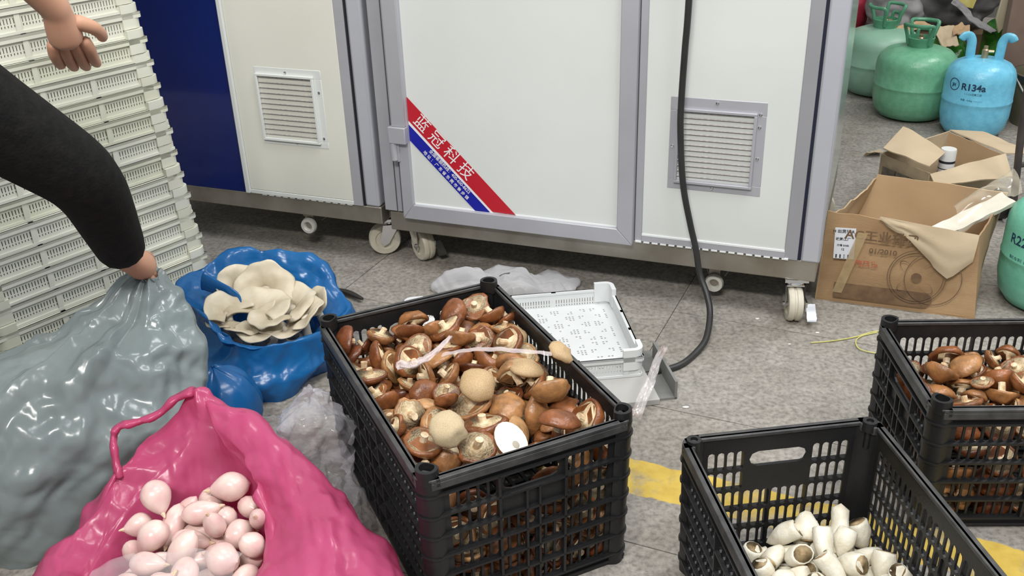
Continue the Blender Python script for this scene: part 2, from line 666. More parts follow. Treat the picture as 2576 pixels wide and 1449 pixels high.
def vent(parent, u0, u1, z0, z1, iu0, iu1, iz0, iz1, nsl, screws, skew=False):
    b = MB()
    for (a0, a1, c0, c1) in ((u0, u1, iz1, z1), (u0, u1, z0, iz0), (u0, iu0, iz0, iz1), (iu1, u1, iz0, iz1)):
        b.box((a0, -.007, c0), (a1, -.001, c1))
    lip = .007
    for (a0, a1, c0, c1) in ((iu0 - lip, iu1 + lip, iz1, iz1 + lip), (iu0 - lip, iu1 + lip, iz0 - lip, iz0), (iu0 - lip, iu0, iz0, iz1), (iu1, iu1 + lip, iz0, iz1)):
        b.box((a0, -.016, c0), (a1, -.007, c1))
    f = b.build('vent_frame', ALU if not skew else WHITE, parent, bevel=.001)
    k = MB().box((iu0, .001, iz0), (iu1, .004, iz1)).build('vent_backing', GAP, f)
    sm = None
    pitch = (iz1 - iz0) / nsl
    M = Matrix.Rotation(math.radians(-32), 4, 'X')
    sm = MB().box((0, -.0095, -.0012), (iu1 - iu0, .0095, .0012), M).mesh('slat', LOUV)
    for i in range(nsl):
        o = link('slat', sm, f)
        o.location = (iu0, -.003, iz0 + (i + .5) * pitch)
    for (a, c) in screws:
        o = link('screw', screw_me, f)
        o.location = (a, -.007, c)
    return f


cab = empty('cooling_cabinet', MO, MYAW, 'grey-white steel cabinet with a hinged door, a diagonal red and blue sticker and one vent', 'cabinet')
ZT = 1.72
MB().box((-.008, .006, .178), (1.205, .80, ZT)).build('body', mat('cabinet_side', (.50, .56, .53), (.55, .6, .57), rough=.14, scale=2, metal=.3), cab)
fr = MB().box((0, 0, .12), (1.206, .05, .178)).box((0, .74, .12), (1.206, .79, .178)).box((0, .05, .12), (.05, .74, .178)).box((1.156, .05, .12), (1.206, .74, .178)).build('base_frame', STEEL, cab, bevel=.003)
po = MB()
po.box((-.012, -.004, .183), (.026, .03, ZT)).box((.029, -.004, .183), (.0435, .03, ZT)).box((.0465, -.004, .183), (.058, .03, ZT))
po.build('hinge_post', ALU, cab, bevel=.0015)
MB().box((-.01, .002, .183), (.056, .02, ZT)).build('post_groove_fill', GAP, cab)  # near-black strip behind the open grooves of the hinge post
# door: mitred frame and inset panel
d0, d1, dz = .056, .731, .172
dr = MB()


def rail(poly, y0, y1, b):
    b.prism(poly, y0, y1)


rail([(d0, dz), (d1, dz), (.688, .216), (.09, .216)], -.024, .004, dr)
rail([(d0, dz), (.09, .216), (.09, ZT), (d0, ZT)], -.024, .004, dr)
rail([(d1, dz), (d1, ZT), (.688, ZT), (.688, .216)], -.024, .004, dr)
door = dr.build('door', ALU, cab, bevel=.002)
MB().box((.088, -.012, .214), (.69, .002, ZT)).build('door_panel', WHITE, door)
MB().box((.092, -.0135, .216), (.684, -.0115, .2195)).build('panel_bead', mat('bright_bead', (.8, .82, .82), rough=.3), door)
hg = MB().box((.047, -.034, .449), (.088, -.022, ZT)).box((.038, -.042, .402), (.09, -.02, .449)).tube([(.047, -.03, .402), (.047, -.03, .35)], .011, 12).box((.036, -.03, .345), (.062, -.018, .401))
hg.build('hinge', ALU, cab, bevel=.002)
# sticker
zs = -.0125
RED = mat('sticker_red', (.5, .012, .025), rough=.4)
BLU = mat('sticker_blue', (.008, .012, .32), rough=.4)


def poly(name, pts, y, m, parent):
    return MB().prism(pts, y, y + .0006).build(name, m, parent)


st = poly('sticker', [(.0905, .463), (.0905, .452), (.3225, .2165), (.332, .2165)], zs - .0008, INKW, cab)
poly('red_band', [(.0905, .530), (.0905, .463), (.332, .2165), (.399, .2165)], zs - .001, RED, st)
poly('blue_band', [(.0905, .452), (.0905, .406), (.277, .2165), (.3225, .2165)], zs - .001, BLU, st)
R45 = Matrix.Rotation(math.radians(-44.5), 4, 'Y').inverted()


def onface(u, z, ang, y=zs - .0014):
    return Matrix.Translation((u, y, z)) @ RX90 @ Matrix.Rotation(math.radians(ang), 4, 'Z')


for ch, u, z in zip('蓝冠科技', (.130, .1715, .2125, .2535), (.4565, .4145, .373, .331)):
    text('lettering', ch, .047, INKW, st, onface(u, z, -45.2), bold=0.0)
text('lettering', '全国客服热线：400-600-8622', .0128, INKW, st, onface(.2058, .3252, -45.2), bold=.0001, spacing=1.0)
text('lettering', '地址：广东省东莞市寮步镇', .0122, INKW, st, onface(.1938, .3138, -45.2), bold=.0001, spacing=1.5)
# service panel at the right with louvred vent
MB().box((.752, -.006, .2), (1.124, .004, ZT)).build('service_panel', WHITE, cab, bevel=.002)
b = MB().box((.733, -.004, .18), (.7525, .006, ZT)).box((.7525, -.008, .181), (1.125, .004, .1985))
b.build('panel_trim', ALU, cab, bevel=.001)
MB().box((.753, -.0085, .1985), (1.124, -.003, .2035)).build('panel_bead', mat('bright_bead', (.8, .82, .82), rough=.3), cab)
MB().box((1.124, -.005, .178), (1.157, .006, ZT)).build('right_stile', ALUD, cab, bevel=.001)
MB().box((1.157, -.001, .178), (1.164, .006, ZT)).build('panel_gap', mat('panel_gap_fill', (.008, .01, .03), rough=.7), cab)  # near-black strip filling the gap beside the stile
MB().prism([(1.164, .175), (1.212, .175), (1.212, ZT), (1.164, ZT)], -.004, .05).build('corner_post', mat('corner_profile', (.52, .53, .58), (.49, .50, .55), rough=.35, metal=.2, scale=4), cab, bevel=.006)
tabm = MB().box((0, -.006, -.002), (.016, .002, .002)).mesh('drip_tab', mat('bright_bead', (.8, .82, .82), rough=.3))
for i in range(18):
    o = link('drip_tab', tabm, cab)
    o.location = (.736 + i * .0225, -.003, .1795)
vent(cab, .815, 1.05, .341, .582, .839, 1.021, .367, .548, 13, [(.93, .573), (1.035, .552), (1.035, .52), (1.036, .44), (.93, .351), (.824, .455)])
caster(cab, .05, .085, math.radians(-38), r=.049, brake=True)
caster(cab, 1.155, .03, math.radians(-75), brake=True)
caster(cab, .05, .72, .4, brake=False)
caster(cab, 1.15, .72, .2, brake=False)


def roller(parent, u, w, z):
    b = MB().box((u - .017, w, z), (u + .013, w + .006, .12)).box((u - .02, w - .004, .116), (u + .016, w + .05, .1205))
    for s in (-1, 1):
        b.tube([(u + s * .022, w + .03, z + .005), (u + s * .062, w + .08, .12)], .0018, 5)
    r = b.build('guide_bracket', STEEL, parent)
    M = Matrix.Translation((u, w - .004, z)) @ RX90
    MB().lathe([(.011, .0), (.015, -.004), (.023, -.004), (.026, .004), (.023, .014), (.015, .014), (.011, .008)], 22, M, close=True).build('guide_roller', mat('pale_fitting', (.58, .57, .52), rough=.3), r)
    MB().lathe([(.0, .002), (.0115, .004)], 14, M).build('roller_bolt', STEEL, r)
    return r


roller(cab, .943, .07, .052)

# left cabinet
cab2 = empty('blue_fronted_cabinet', MO, MYAW, 'cream steel cabinet with a glossy dark blue panel, beside the plastic trays', 'cabinet')
MB().box((-1.02, .006, .185), (-.036, .80, ZT)).build('body', CREAM, cab2)
MB().box((-1.02, 0, .132), (-.028, .05, .186)).box((-1.02, .74, .132), (-.028, .79, .186)).box((-1.02, .05, .132), (-.97, .74, .186)).box((-.078, .05, .132), (-.028, .74, .186)).build('base_frame', STEEL, cab2, bevel=.003)
MB().prism([(-.078, .186), (-.03, .186), (-.03, ZT), (-.078, ZT)], -.004, .05).build('corner_post', mat('corner_profile', (.52, .53, .58)), cab2, bevel=.008)
MB().box((-.0845, -.001, .186), (-.078, .006, ZT)).build('panel_gap', GAP, cab2)
MB().box((-.114, -.005, .186), (-.0845, .006, ZT)).build('right_stile', ALU, cab2, bevel=.001)
MB().box((-.469, -.006, .2), (-.114, .004, ZT)).build('service_panel', CREAM, cab2, bevel=.002)
MB().box((-.469, -.008, .1875), (-.114, .004, .1995)).build('panel_trim', WHITE, cab2, bevel=.001)
MB().box((-.484, -.014, .1875), (-.469, .006, ZT)).build('edge_strip', WHITE, cab2, bevel=.003)
MB().box((-1.02, -.004, .187), (-.484, .004, ZT)).build('blue_panel', BLUEP, cab2, bevel=.001)
for i in range(13):
    o = link('drip_tab', tabm, cab2)
    o.location = (-.43 + i * .0245, -.0005, .1865)
vent(cab2, -.394, -.176, .354, .583, -.382, -.206, .374, .558, 12, [(-.29, .571), (-.187, .52), (-.188, .385), (-.28, .364)], True)
caster(cab2, -.055, .09, math.radians(-150), r=.049, brake=False)
caster(cab2, -.95, .09, .3, brake=False)
caster(cab2, -.95, .72, .3, brake=False)
caster(cab2, -.1, .72, .5, brake=False)
roller(cab2, -.296, .03, .088)

# mains cable hanging in front of the cabinet and curling over the floor
pts = [(.86, -.06, 1.6), (.858, -.05, 1.2), (.853, -.04, .82), (.849, -.036, .709), (.846, -.034, .583), (.848, -.036, .502), (.861, -.036, .368), (.886, -.04, .261), (.905, -.045, .196), (.92, -.052, .13)]
W = [MO + Matrix.Rotation(MYAW, 3, 'Z') @ Vector(p) for p in pts]
W += [at(1778, 740, 2.27), at(1786, 790, 2.23), fl(1776, 852, .02), fl(1748, 890, .008), fl(1715, 916, .008), fl(1676, 930, .008), fl(1620, 944, .008)]
W = cr([tuple(p) for p in W], 110, False)
tag(MB().tube(W, .0082, 10).build('power_cable', mat('black_cable', (.018, .018, .018), (.03, .03, .03), rough=.45), smooth='full'), 'thick black power cable hanging down in front of the right-hand vent onto the floor', 'cable')

# ------------------------------------------------------------------ white ventilated trays
def tray_mesh(L=.555, Wd=.365, H=.055):
    b = MB()
    t = .0025
    hx, hy = L / 2, Wd / 2
    zf = .012

    def holes(x0, x1, z0, z1, n, M):
        """one wall panel with two rows of narrow slits"""
        rows = [(z0 + .022, z0 + .034), (z0 + .0145, z0 + .0195)]
        zz = [z0, z0 + .0145, z0 + .0195, z0 + .022, z0 + .034, z1]
        for k in range(5):
            if k in (1, 3):
                p = (x1 - x0) / n
                for i in range(n):
                    a = x0 + i * p
                    b.box((a, -t, zz[k]), (a + p * .7, t * 0, zz[k + 1]), M)
            else:
                b.box((x0, -t, zz[k]), (x1, 0, zz[k + 1]), M)
    for s, (half, off) in ((0, (hx, hy)), (1, (hy, hx)), (2, (hx, hy)), (3, (hy, hx))):
        M = Matrix.Rotation(s * math.pi / 2, 4, 'Z') @ Matrix.Translation((0, -off, 0))
        # wall set back 4 mm under the rim; solid posts between slotted bays
        bays = 4 if half == hx else 3
        cw = .042
        span = 2 * half - 2 * cw
        bw = span / bays
        Mi = M @ Matrix.Translation((0, .008, 0))
        b.box((-half + .008, -t, 0), (-half + cw, 0, H), Mi)
        b.box((half - cw, -t, 0), (half - .008, 0, H), Mi)
        for q in range(bays):
            x0 = -half + cw + q * bw
            holes(x0 + .006, x0 + bw - .006, 0, H - .006, 15, Mi)
            b.box((x0 - .006, -t - .003, 0), (x0 + .006, 0, H), Mi)
        b.box((half - cw - .006, -t - .003, 0), (half - cw + .006, 0, H), Mi)
        b.box((-half + .004, 0, H - .006), (half - .004, .0095, H), M)
        b.box((-half + .004, 0, H - .013), (half - .004, .003, H), M)
        b.box((-half + .006, .002, 0), (half - .006, .012, .006), M)
    return b


def tray_corner_mesh(L=.555, Wd=.365, H=.055):
    """one rounded hollow corner that rises above the rim (mirrored for the other three)"""
    b = MB()
    hx, hy = L / 2, Wd / 2
    R = .022
    P = [(hx, hy - .05)] + [(hx - R + R * math.cos(math.pi / 2 * k / 6), hy - R + R * math.sin(math.pi / 2 * k / 6)) for k in range(7)] + [(hx - .05, hy)]
    Q = [(hx - .011, hy - .05)] + [(hx - R + (R - .011) * math.cos(math.pi / 2 * k / 6), hy - R + (R - .011) * math.sin(math.pi / 2 * k / 6)) for k in range(7)] + [(hx - .05, hy - .011)]
    z0, z1 = .0195, H + .019
    n = len(P)
    vs = [(x, y, z) for (x, y) in P + Q for z in (z0, z1)]
    fs = []
    for i in range(n - 1):
        a, c = 2 * i, 2 * i + 2
        d, e = 2 * (n + i), 2 * (n + i) + 2
        fs += [(a, c, c + 1, a + 1), (d, d + 1, e + 1, e), (a + 1, c + 1, e + 1, d + 1), (a, d, e, c)]
    for i in (0, n - 1):
        a, d = 2 * i, 2 * (n + i)
        fs.append((a, a + 1, d + 1, d))
    b.add(vs, fs)
    return b


def tray_floor_mesh(L=.555, Wd=.365):
    """lattice floor: squares of nine holes between solid diagonal bands"""
    b = MB()
    p = .0088
    nx, ny = int((L - .05) / p), int((Wd - .05) / p)
    x0, y0 = -nx * p / 2, -ny * p / 2
    z1, z0 = .012, .0095
    h = p * .27
    vs, fs = [], []

    def hole(i, j):
        a, c = (i + j) % 10, (i - j) % 10
        return a > 2 and c > 2 and (i % 4 != 3) and (j % 4 != 3)
    solid = {}
    for i in range(nx):
        run = None
        for j in range(ny + 1):
            hl = j < ny and hole(i, j)
            if j < ny and not hl:
                if run is None:
                    run = j
            else:
                if run is not None:
                    b.box((x0 + i * p, y0 + run * p, z0), (x0 + i * p + p, y0 + j * p, z1))
                    run = None
            if hl:
                cx, cy = x0 + (i + .5) * p, y0 + (j + .5) * p
                q = p / 2
                O = [(cx - q, cy - q), (cx + q, cy - q), (cx + q, cy + q), (cx - q, cy + q)]
                I = [(cx - h, cy - h), (cx + h, cy - h), (cx + h, cy + h), (cx - h, cy + h)]
                v = [(x, y, z1) for x, y in O] + [(x, y, z1) for x, y in I] + [(x, y, z0) for x, y in I]
                f = []
                for k in range(4):
                    l = (k + 1) % 4
                    f += [(k, l, 4 + l, 4 + k), (4 + k, 4 + l, 8 + l, 8 + k)]
                b.add(v, f)
    e = .016
    for (a, c, d, f) in ((-L / 2 + .008, -Wd / 2 + .008, L / 2 - .008, y0), (-L / 2 + .008, -y0, L / 2 - .008, Wd / 2 - .008), (-L / 2 + .008, y0, x0, -y0), (-x0, y0, L / 2 - .008, -y0)):
        b.box((a, c, z0), (d, f, z1))
    return b


wall_me = tray_mesh().mesh('side_wall', WHP, False, False)
corn_me = tray_corner_mesh().mesh('raised_corner', WHP, 40)
flr_me = tray_floor_mesh().mesh('lattice_floor', WHP, False, False)


def make_tray(loc, rz, label, group=None, ms=None, aged=False):
    t = empty('plastic_tray', loc, rz, label, 'tray', group)
    for n, me, sx, sy in (('side_wall', wall_me, 1, 1), ('raised_corner', corn_me, 1, 1), ('raised_corner', corn_me, -1, 1), ('raised_corner', corn_me, 1, -1), ('raised_corner', corn_me, -1, -1), ('lattice_floor', flr_me, 1, 1)):
        o = link(n, me, t)
        o.scale = (sx, sy, 1)
        if aged:
            o.material_slots[0].link = 'OBJECT'
            o.material_slots[0].material = WHS
    return t


# the tall leaning stack: 26 trays, long sides to the camera
SR, SL = Vector((-.788, 2.333, 0)), Vector((-1.144, 1.905, 0))
sd = (SR - SL).normalized()
sn = Vector((sd.y, -sd.x, 0))
sang = math.atan2(sd.y, sd.x)
rng = random.Random(3)
ORD = 'lowest,second,third,fourth,fifth,sixth,seventh,eighth,ninth,tenth,eleventh,twelfth,thirteenth,fourteenth,fifteenth,sixteenth,seventeenth,eighteenth,nineteenth,twentieth,twenty-first,twenty-second,twenty-third'.split(',')
for i in range(23):
    z = .056 * i
    c = SR - sd * .2775 - sn * .1825 + Vector((-.052 * (z - .19) / .67, -.01 * z, 0)) + sd * rng.uniform(-.003, .003) + sn * rng.uniform(-.003, .004)
    make_tray(c + Vector((0, 0, z)), sang + rng.uniform(-.008, .008), 'white slotted plastic tray, %s from the bottom of the tall leaning stack' % ORD[i] if i else 'white slotted plastic tray at the very bottom of the tall leaning stack', 'trays in the tall stack', aged=True)
# the loose one behind the mushroom crate, lying on a grey board
bd = empty('grey_board', (0.02, 2.02, 0), math.radians(8), 'flat grey folded sheet lying under the loose white tray', 'board')
GREYS = mat('grey_sheet', (.36, .35, .33), (.42, .41, .39), rough=.45, scale=4)
MB().box((-.26, -.17, 0), (.29, .12, .016)).build('sheet', GREYS, bd, bevel=.002)
MB().box((.29, -.155, 0), (.335, .06, .006)).box((.329, -.155, 0), (.335, .03, .048)).build('turned_up_edge', mat('dark_grey_sheet', (.13, .13, .125), (.2, .2, .19), rough=.5), bd)
TR = at(1534, 738, 2.345)
tang = math.radians(6)
tdir, tperp = Vector((math.cos(tang), math.sin(tang), 0)), Vector((-math.sin(tang), math.cos(tang), 0))
tc = Vector((.268, 2.352, 0)) - tdir * .2775 - tperp * .1825
make_tray(tc + Vector((0, 0, .017)), tang, 'empty white plastic tray with a lattice floor lying behind the big mushroom crate')
# ------------------------------------------------------------------ black slotted crates
def hole_cell(b, M, x0, x1, z0, z1, hw, hh, t):
    cx, cz = (x0 + x1) / 2, (z0 + z1) / 2
    r = min(hw, hh)
    I, O = [], []
    for q, (sx, sz) in enumerate(((1, 1), (-1, 1), (-1, -1), (1, -1))):
        kx, kz = cx + sx * (hw - r), cz + sz * (hh - r)
        seq = (0, 45, 90) if sx * sz > 0 else (90, 45, 0)
        for a in seq:
            w = math.radians(a)
            I.append((kx + sx * r * math.cos(w), kz + sz * r * math.sin(w)))
            O.append((x1 if sx > 0 else x0, kz) if a == 0 else ((x1 if sx > 0 else x0, z1 if sz > 0 else z0) if a == 45 else (kx, z1 if sz > 0 else z0)))
    n = 12
    vs = [M @ Vector((x, y, z)) for y in (0, t) for P in (O, I) for x, z in P]
    fs = []
    for k in range(n):
        l = (k + 1) % n
        fs += [(k, l, n + l, n + k), (2 * n + l, 2 * n + k, 3 * n + k, 3 * n + l), (n + k, n + l, 3 * n + l, 3 * n + k)]
    b.add(vs, fs)


def column(b, poly, z0, z1):
    n = len(poly)
    b.add([(x, y, z0) for x, y in poly] + [(x, y, z1) for x, y in poly], [tuple(range(n))[::-1], tuple(range(n, 2 * n))] + [(i, (i + 1) % n, n + (i + 1) % n, n + i) for i in range(n)])


def make_crate(loc, rz, W, L, H, label, nrow=5, tall=True, group='black slotted crates'):
    root = empty('slotted_crate', loc, rz, label, 'crate', group)
    t = .004

    def taper(b):
        b.v = [(x * (1 - .035 * (1 - z / H)), y * (1 - .025 * (1 - z / H)), z) for x, y, z in b.v]
        return b
    hx, hy = W / 2 - .008, L / 2 - .008
    for s in range(4):
        half, off = ((hx, hy) if s % 2 == 0 else (hy, hx))
        M = Matrix.Rotation(s * math.pi / 2, 4, 'Z') @ Matrix.Translation((0, -off, 0))
        b = MB()
        cw = .04
        zb, zt = .026, H - .034
        n = int(2 * (half - cw) / .0168)
        n -= (n % 2 == 0)
        x0 = -half + cw
        px = 2 * (half - cw) / n
        pz = (zt - zb) / nrow
        b.box((-half, 0, .004), (half, t, zb), M)
        b.box((-half, 0, zt), (half, t, H), M)
        b.box((-half, 0, zb), (-half + cw, t, zt), M)
        b.box((half - cw, 0, zb), (half, t, zt), M)
        hc = 3 if half == hx else 3
        mid = n // 2
        for r in range(nrow):
            c0, c1 = zb + r * pz, zb + (r + 1) * pz
            for i in range(n):
                if s % 2 == 0 and abs(i - mid) <= hc and r >= nrow - 2:
                    continue
                hole_cell(b, M, x0 + i * px, x0 + (i + 1) * px, c0, c1, px * .375, pz * .455, t)
        a0, a1 = x0 + (mid - hc) * px, x0 + (mid + hc + 1) * px
        if s % 2 == 0:
            b.box((a0, 0, zb + (nrow - 2) * pz), (a1, t, zb + (nrow - 1) * pz), M)
            hole_cell(b, M, a0, a1, zb + (nrow - 1) * pz, zt, (a1 - a0) * .43, pz * .36, t)
        # outer stiffening ribs
        for r in range(nrow + 1):
            z = zb + r * pz
            b.box((-half + .01, -.0075, z - .0022), (half - .01, 0, z + .0022), M)
        for x in (a0, a1):
            b.box((x - .0025, -.0075, zb), (x + .0025, 0, zt), M)
        for x in (-.012, .012):
            b.box((x - .002, -.0075, zb), (x + .002, 0, zb + (nrow - 1) * pz), M)
        taper(b).build('side_panel', BLKP, root, smooth=False, fix=False)
    for sx in (-1, 1):
        for sy in (-1, 1):
            b = MB()
            R, c = .026, .04
            o = [(W / 2 - R + R * math.cos(math.pi / 2 * k / 6), L / 2 - R + R * math.sin(math.pi / 2 * k / 6)) for k in range(7)]
            P = [(W / 2 - .006, L / 2 - c)] + o + [(W / 2 - c, L / 2 - .006), (W / 2 - c, L / 2 - .012), (W / 2 - .03, L / 2 - .014), (W / 2 - .014, L / 2 - .03), (W / 2 - .012, L / 2 - c)]
            P = [(sx * x, sy * y) for x, y in P]
            column(b, P, 0, H - .004)
            pz = (H - .06) / nrow
            for r in range(nrow + 1):
                z = .026 + r * pz
                Q = [(sx * (abs(x) + .0022), sy * (abs(y) + .0022)) for x, y in P[:9]] + P[9:]
                column(b, Q, z - .0018, z + .0018)
            taper(b).build('corner_post', BLKP, root, smooth=True)
            k = MB()
            r0, r1, up = (.0125, .0185, .013) if tall else (.0065, .0125, .006)
            cx, cy = sx * (W / 2 - .021), sy * (L / 2 - .021)
            ang = math.atan2(-sy, -sx)

            def dshape(p, ang=ang, r1=r1):
                q = Matrix.Rotation(-ang, 3, 'Z') @ p
                if tall and q.x > r1 * .45:
                    q.x = r1 * .45 + (q.x - r1 * .45) * .35
                return Matrix.Rotation(ang, 3, 'Z') @ q
            k.lathe([(r0, H - .05), (r0, H + up), (r1, H + up), (r1 + .001, H - .012)], 20, Matrix.Translation((cx, cy, 0)), fn=dshape)
            k.build('stacking_socket', BLKP, root)
    b = MB()
    rw = .016
    for (a, c, d, e) in ((-W / 2 + .02, -L / 2, W / 2 - .02, -L / 2 + rw), (-W / 2 + .02, L / 2 - rw, W / 2 - .02, L / 2), (-W / 2, -L / 2 + .02, -W / 2 + rw, L / 2 - .02), (W / 2 - rw, -L / 2 + .02, W / 2, L / 2 - .02)):
        b.box((a, c, H - .007), (d, e, H))
    for (a, c, d, e) in ((-W / 2 + .02, -L / 2, W / 2 - .02, -L / 2 + .003), (-W / 2 + .02, L / 2 - .003, W / 2 - .02, L / 2), (-W / 2, -L / 2 + .02, -W / 2 + .003, L / 2 - .02), (W / 2 - .003, -L / 2 + .02, W / 2, L / 2 - .02)):
        b.box((a, c, H - .021), (d, e, H - .007))
    for sx in (-1, 1):
        for sy in (-1, 1):
            R = .028
            o = [(W / 2 - R + R * math.cos(math.pi / 2 * k / 7), L / 2 - R + R * math.sin(math.pi / 2 * k / 7)) for k in range(8)]
            P = o + [(W / 2 - .036, L / 2), (W / 2 - .036, L / 2 - .018), (W / 2 - .018, L / 2 - .036), (W / 2, L / 2 - .036)]
            column(b, [(sx * x, sy * y) for x, y in P], H - .016, H)
    b.build('rim', mat('lit_black_rim', (.03, .03, .031), (.065, .064, .064), rough=.42, scale=30), root, smooth=True, bevel=.0015)  # reflected light on the rim is put into its paler colour
    b = MB()
    for i in range(13):
        x = -hx + 2 * hx * i / 12
        b.box((x - .004, -hy, .006), (x + .004, hy, .012))
    for i in range(19):
        y = -hy + 2 * hy * i / 18
        b.box((-hx, y - .004, .005), (hx, y + .004, .011))
    taper(b).build('base', BLKP, root, smooth=False, fix=False)
    return root


def crate_matrix(o):
    return Matrix.Translation(o.location) @ Matrix.Rotation(o.rotation_euler.z, 4, 'Z')


CR1 = make_crate((-.0962, 1.5726, 0), .4267, .395, .594, .318, 'black slotted crate heaped full of brown mushrooms, in the middle', nrow=6, tall=True)
CR2 = make_crate((.485, 1.151, 0), .1201, .356, .52, .274, 'black slotted crate with only a few white shoots at its bottom', nrow=5, tall=False)
CR3 = make_crate((1.002, 1.5945, 0), -.0416 - math.pi / 2, .3323, .52, .274, 'black slotted crate of mushrooms by the cardboard box and the yellow string', nrow=5, tall=True)
# third crate: local +x faces the camera, local +y runs to the right

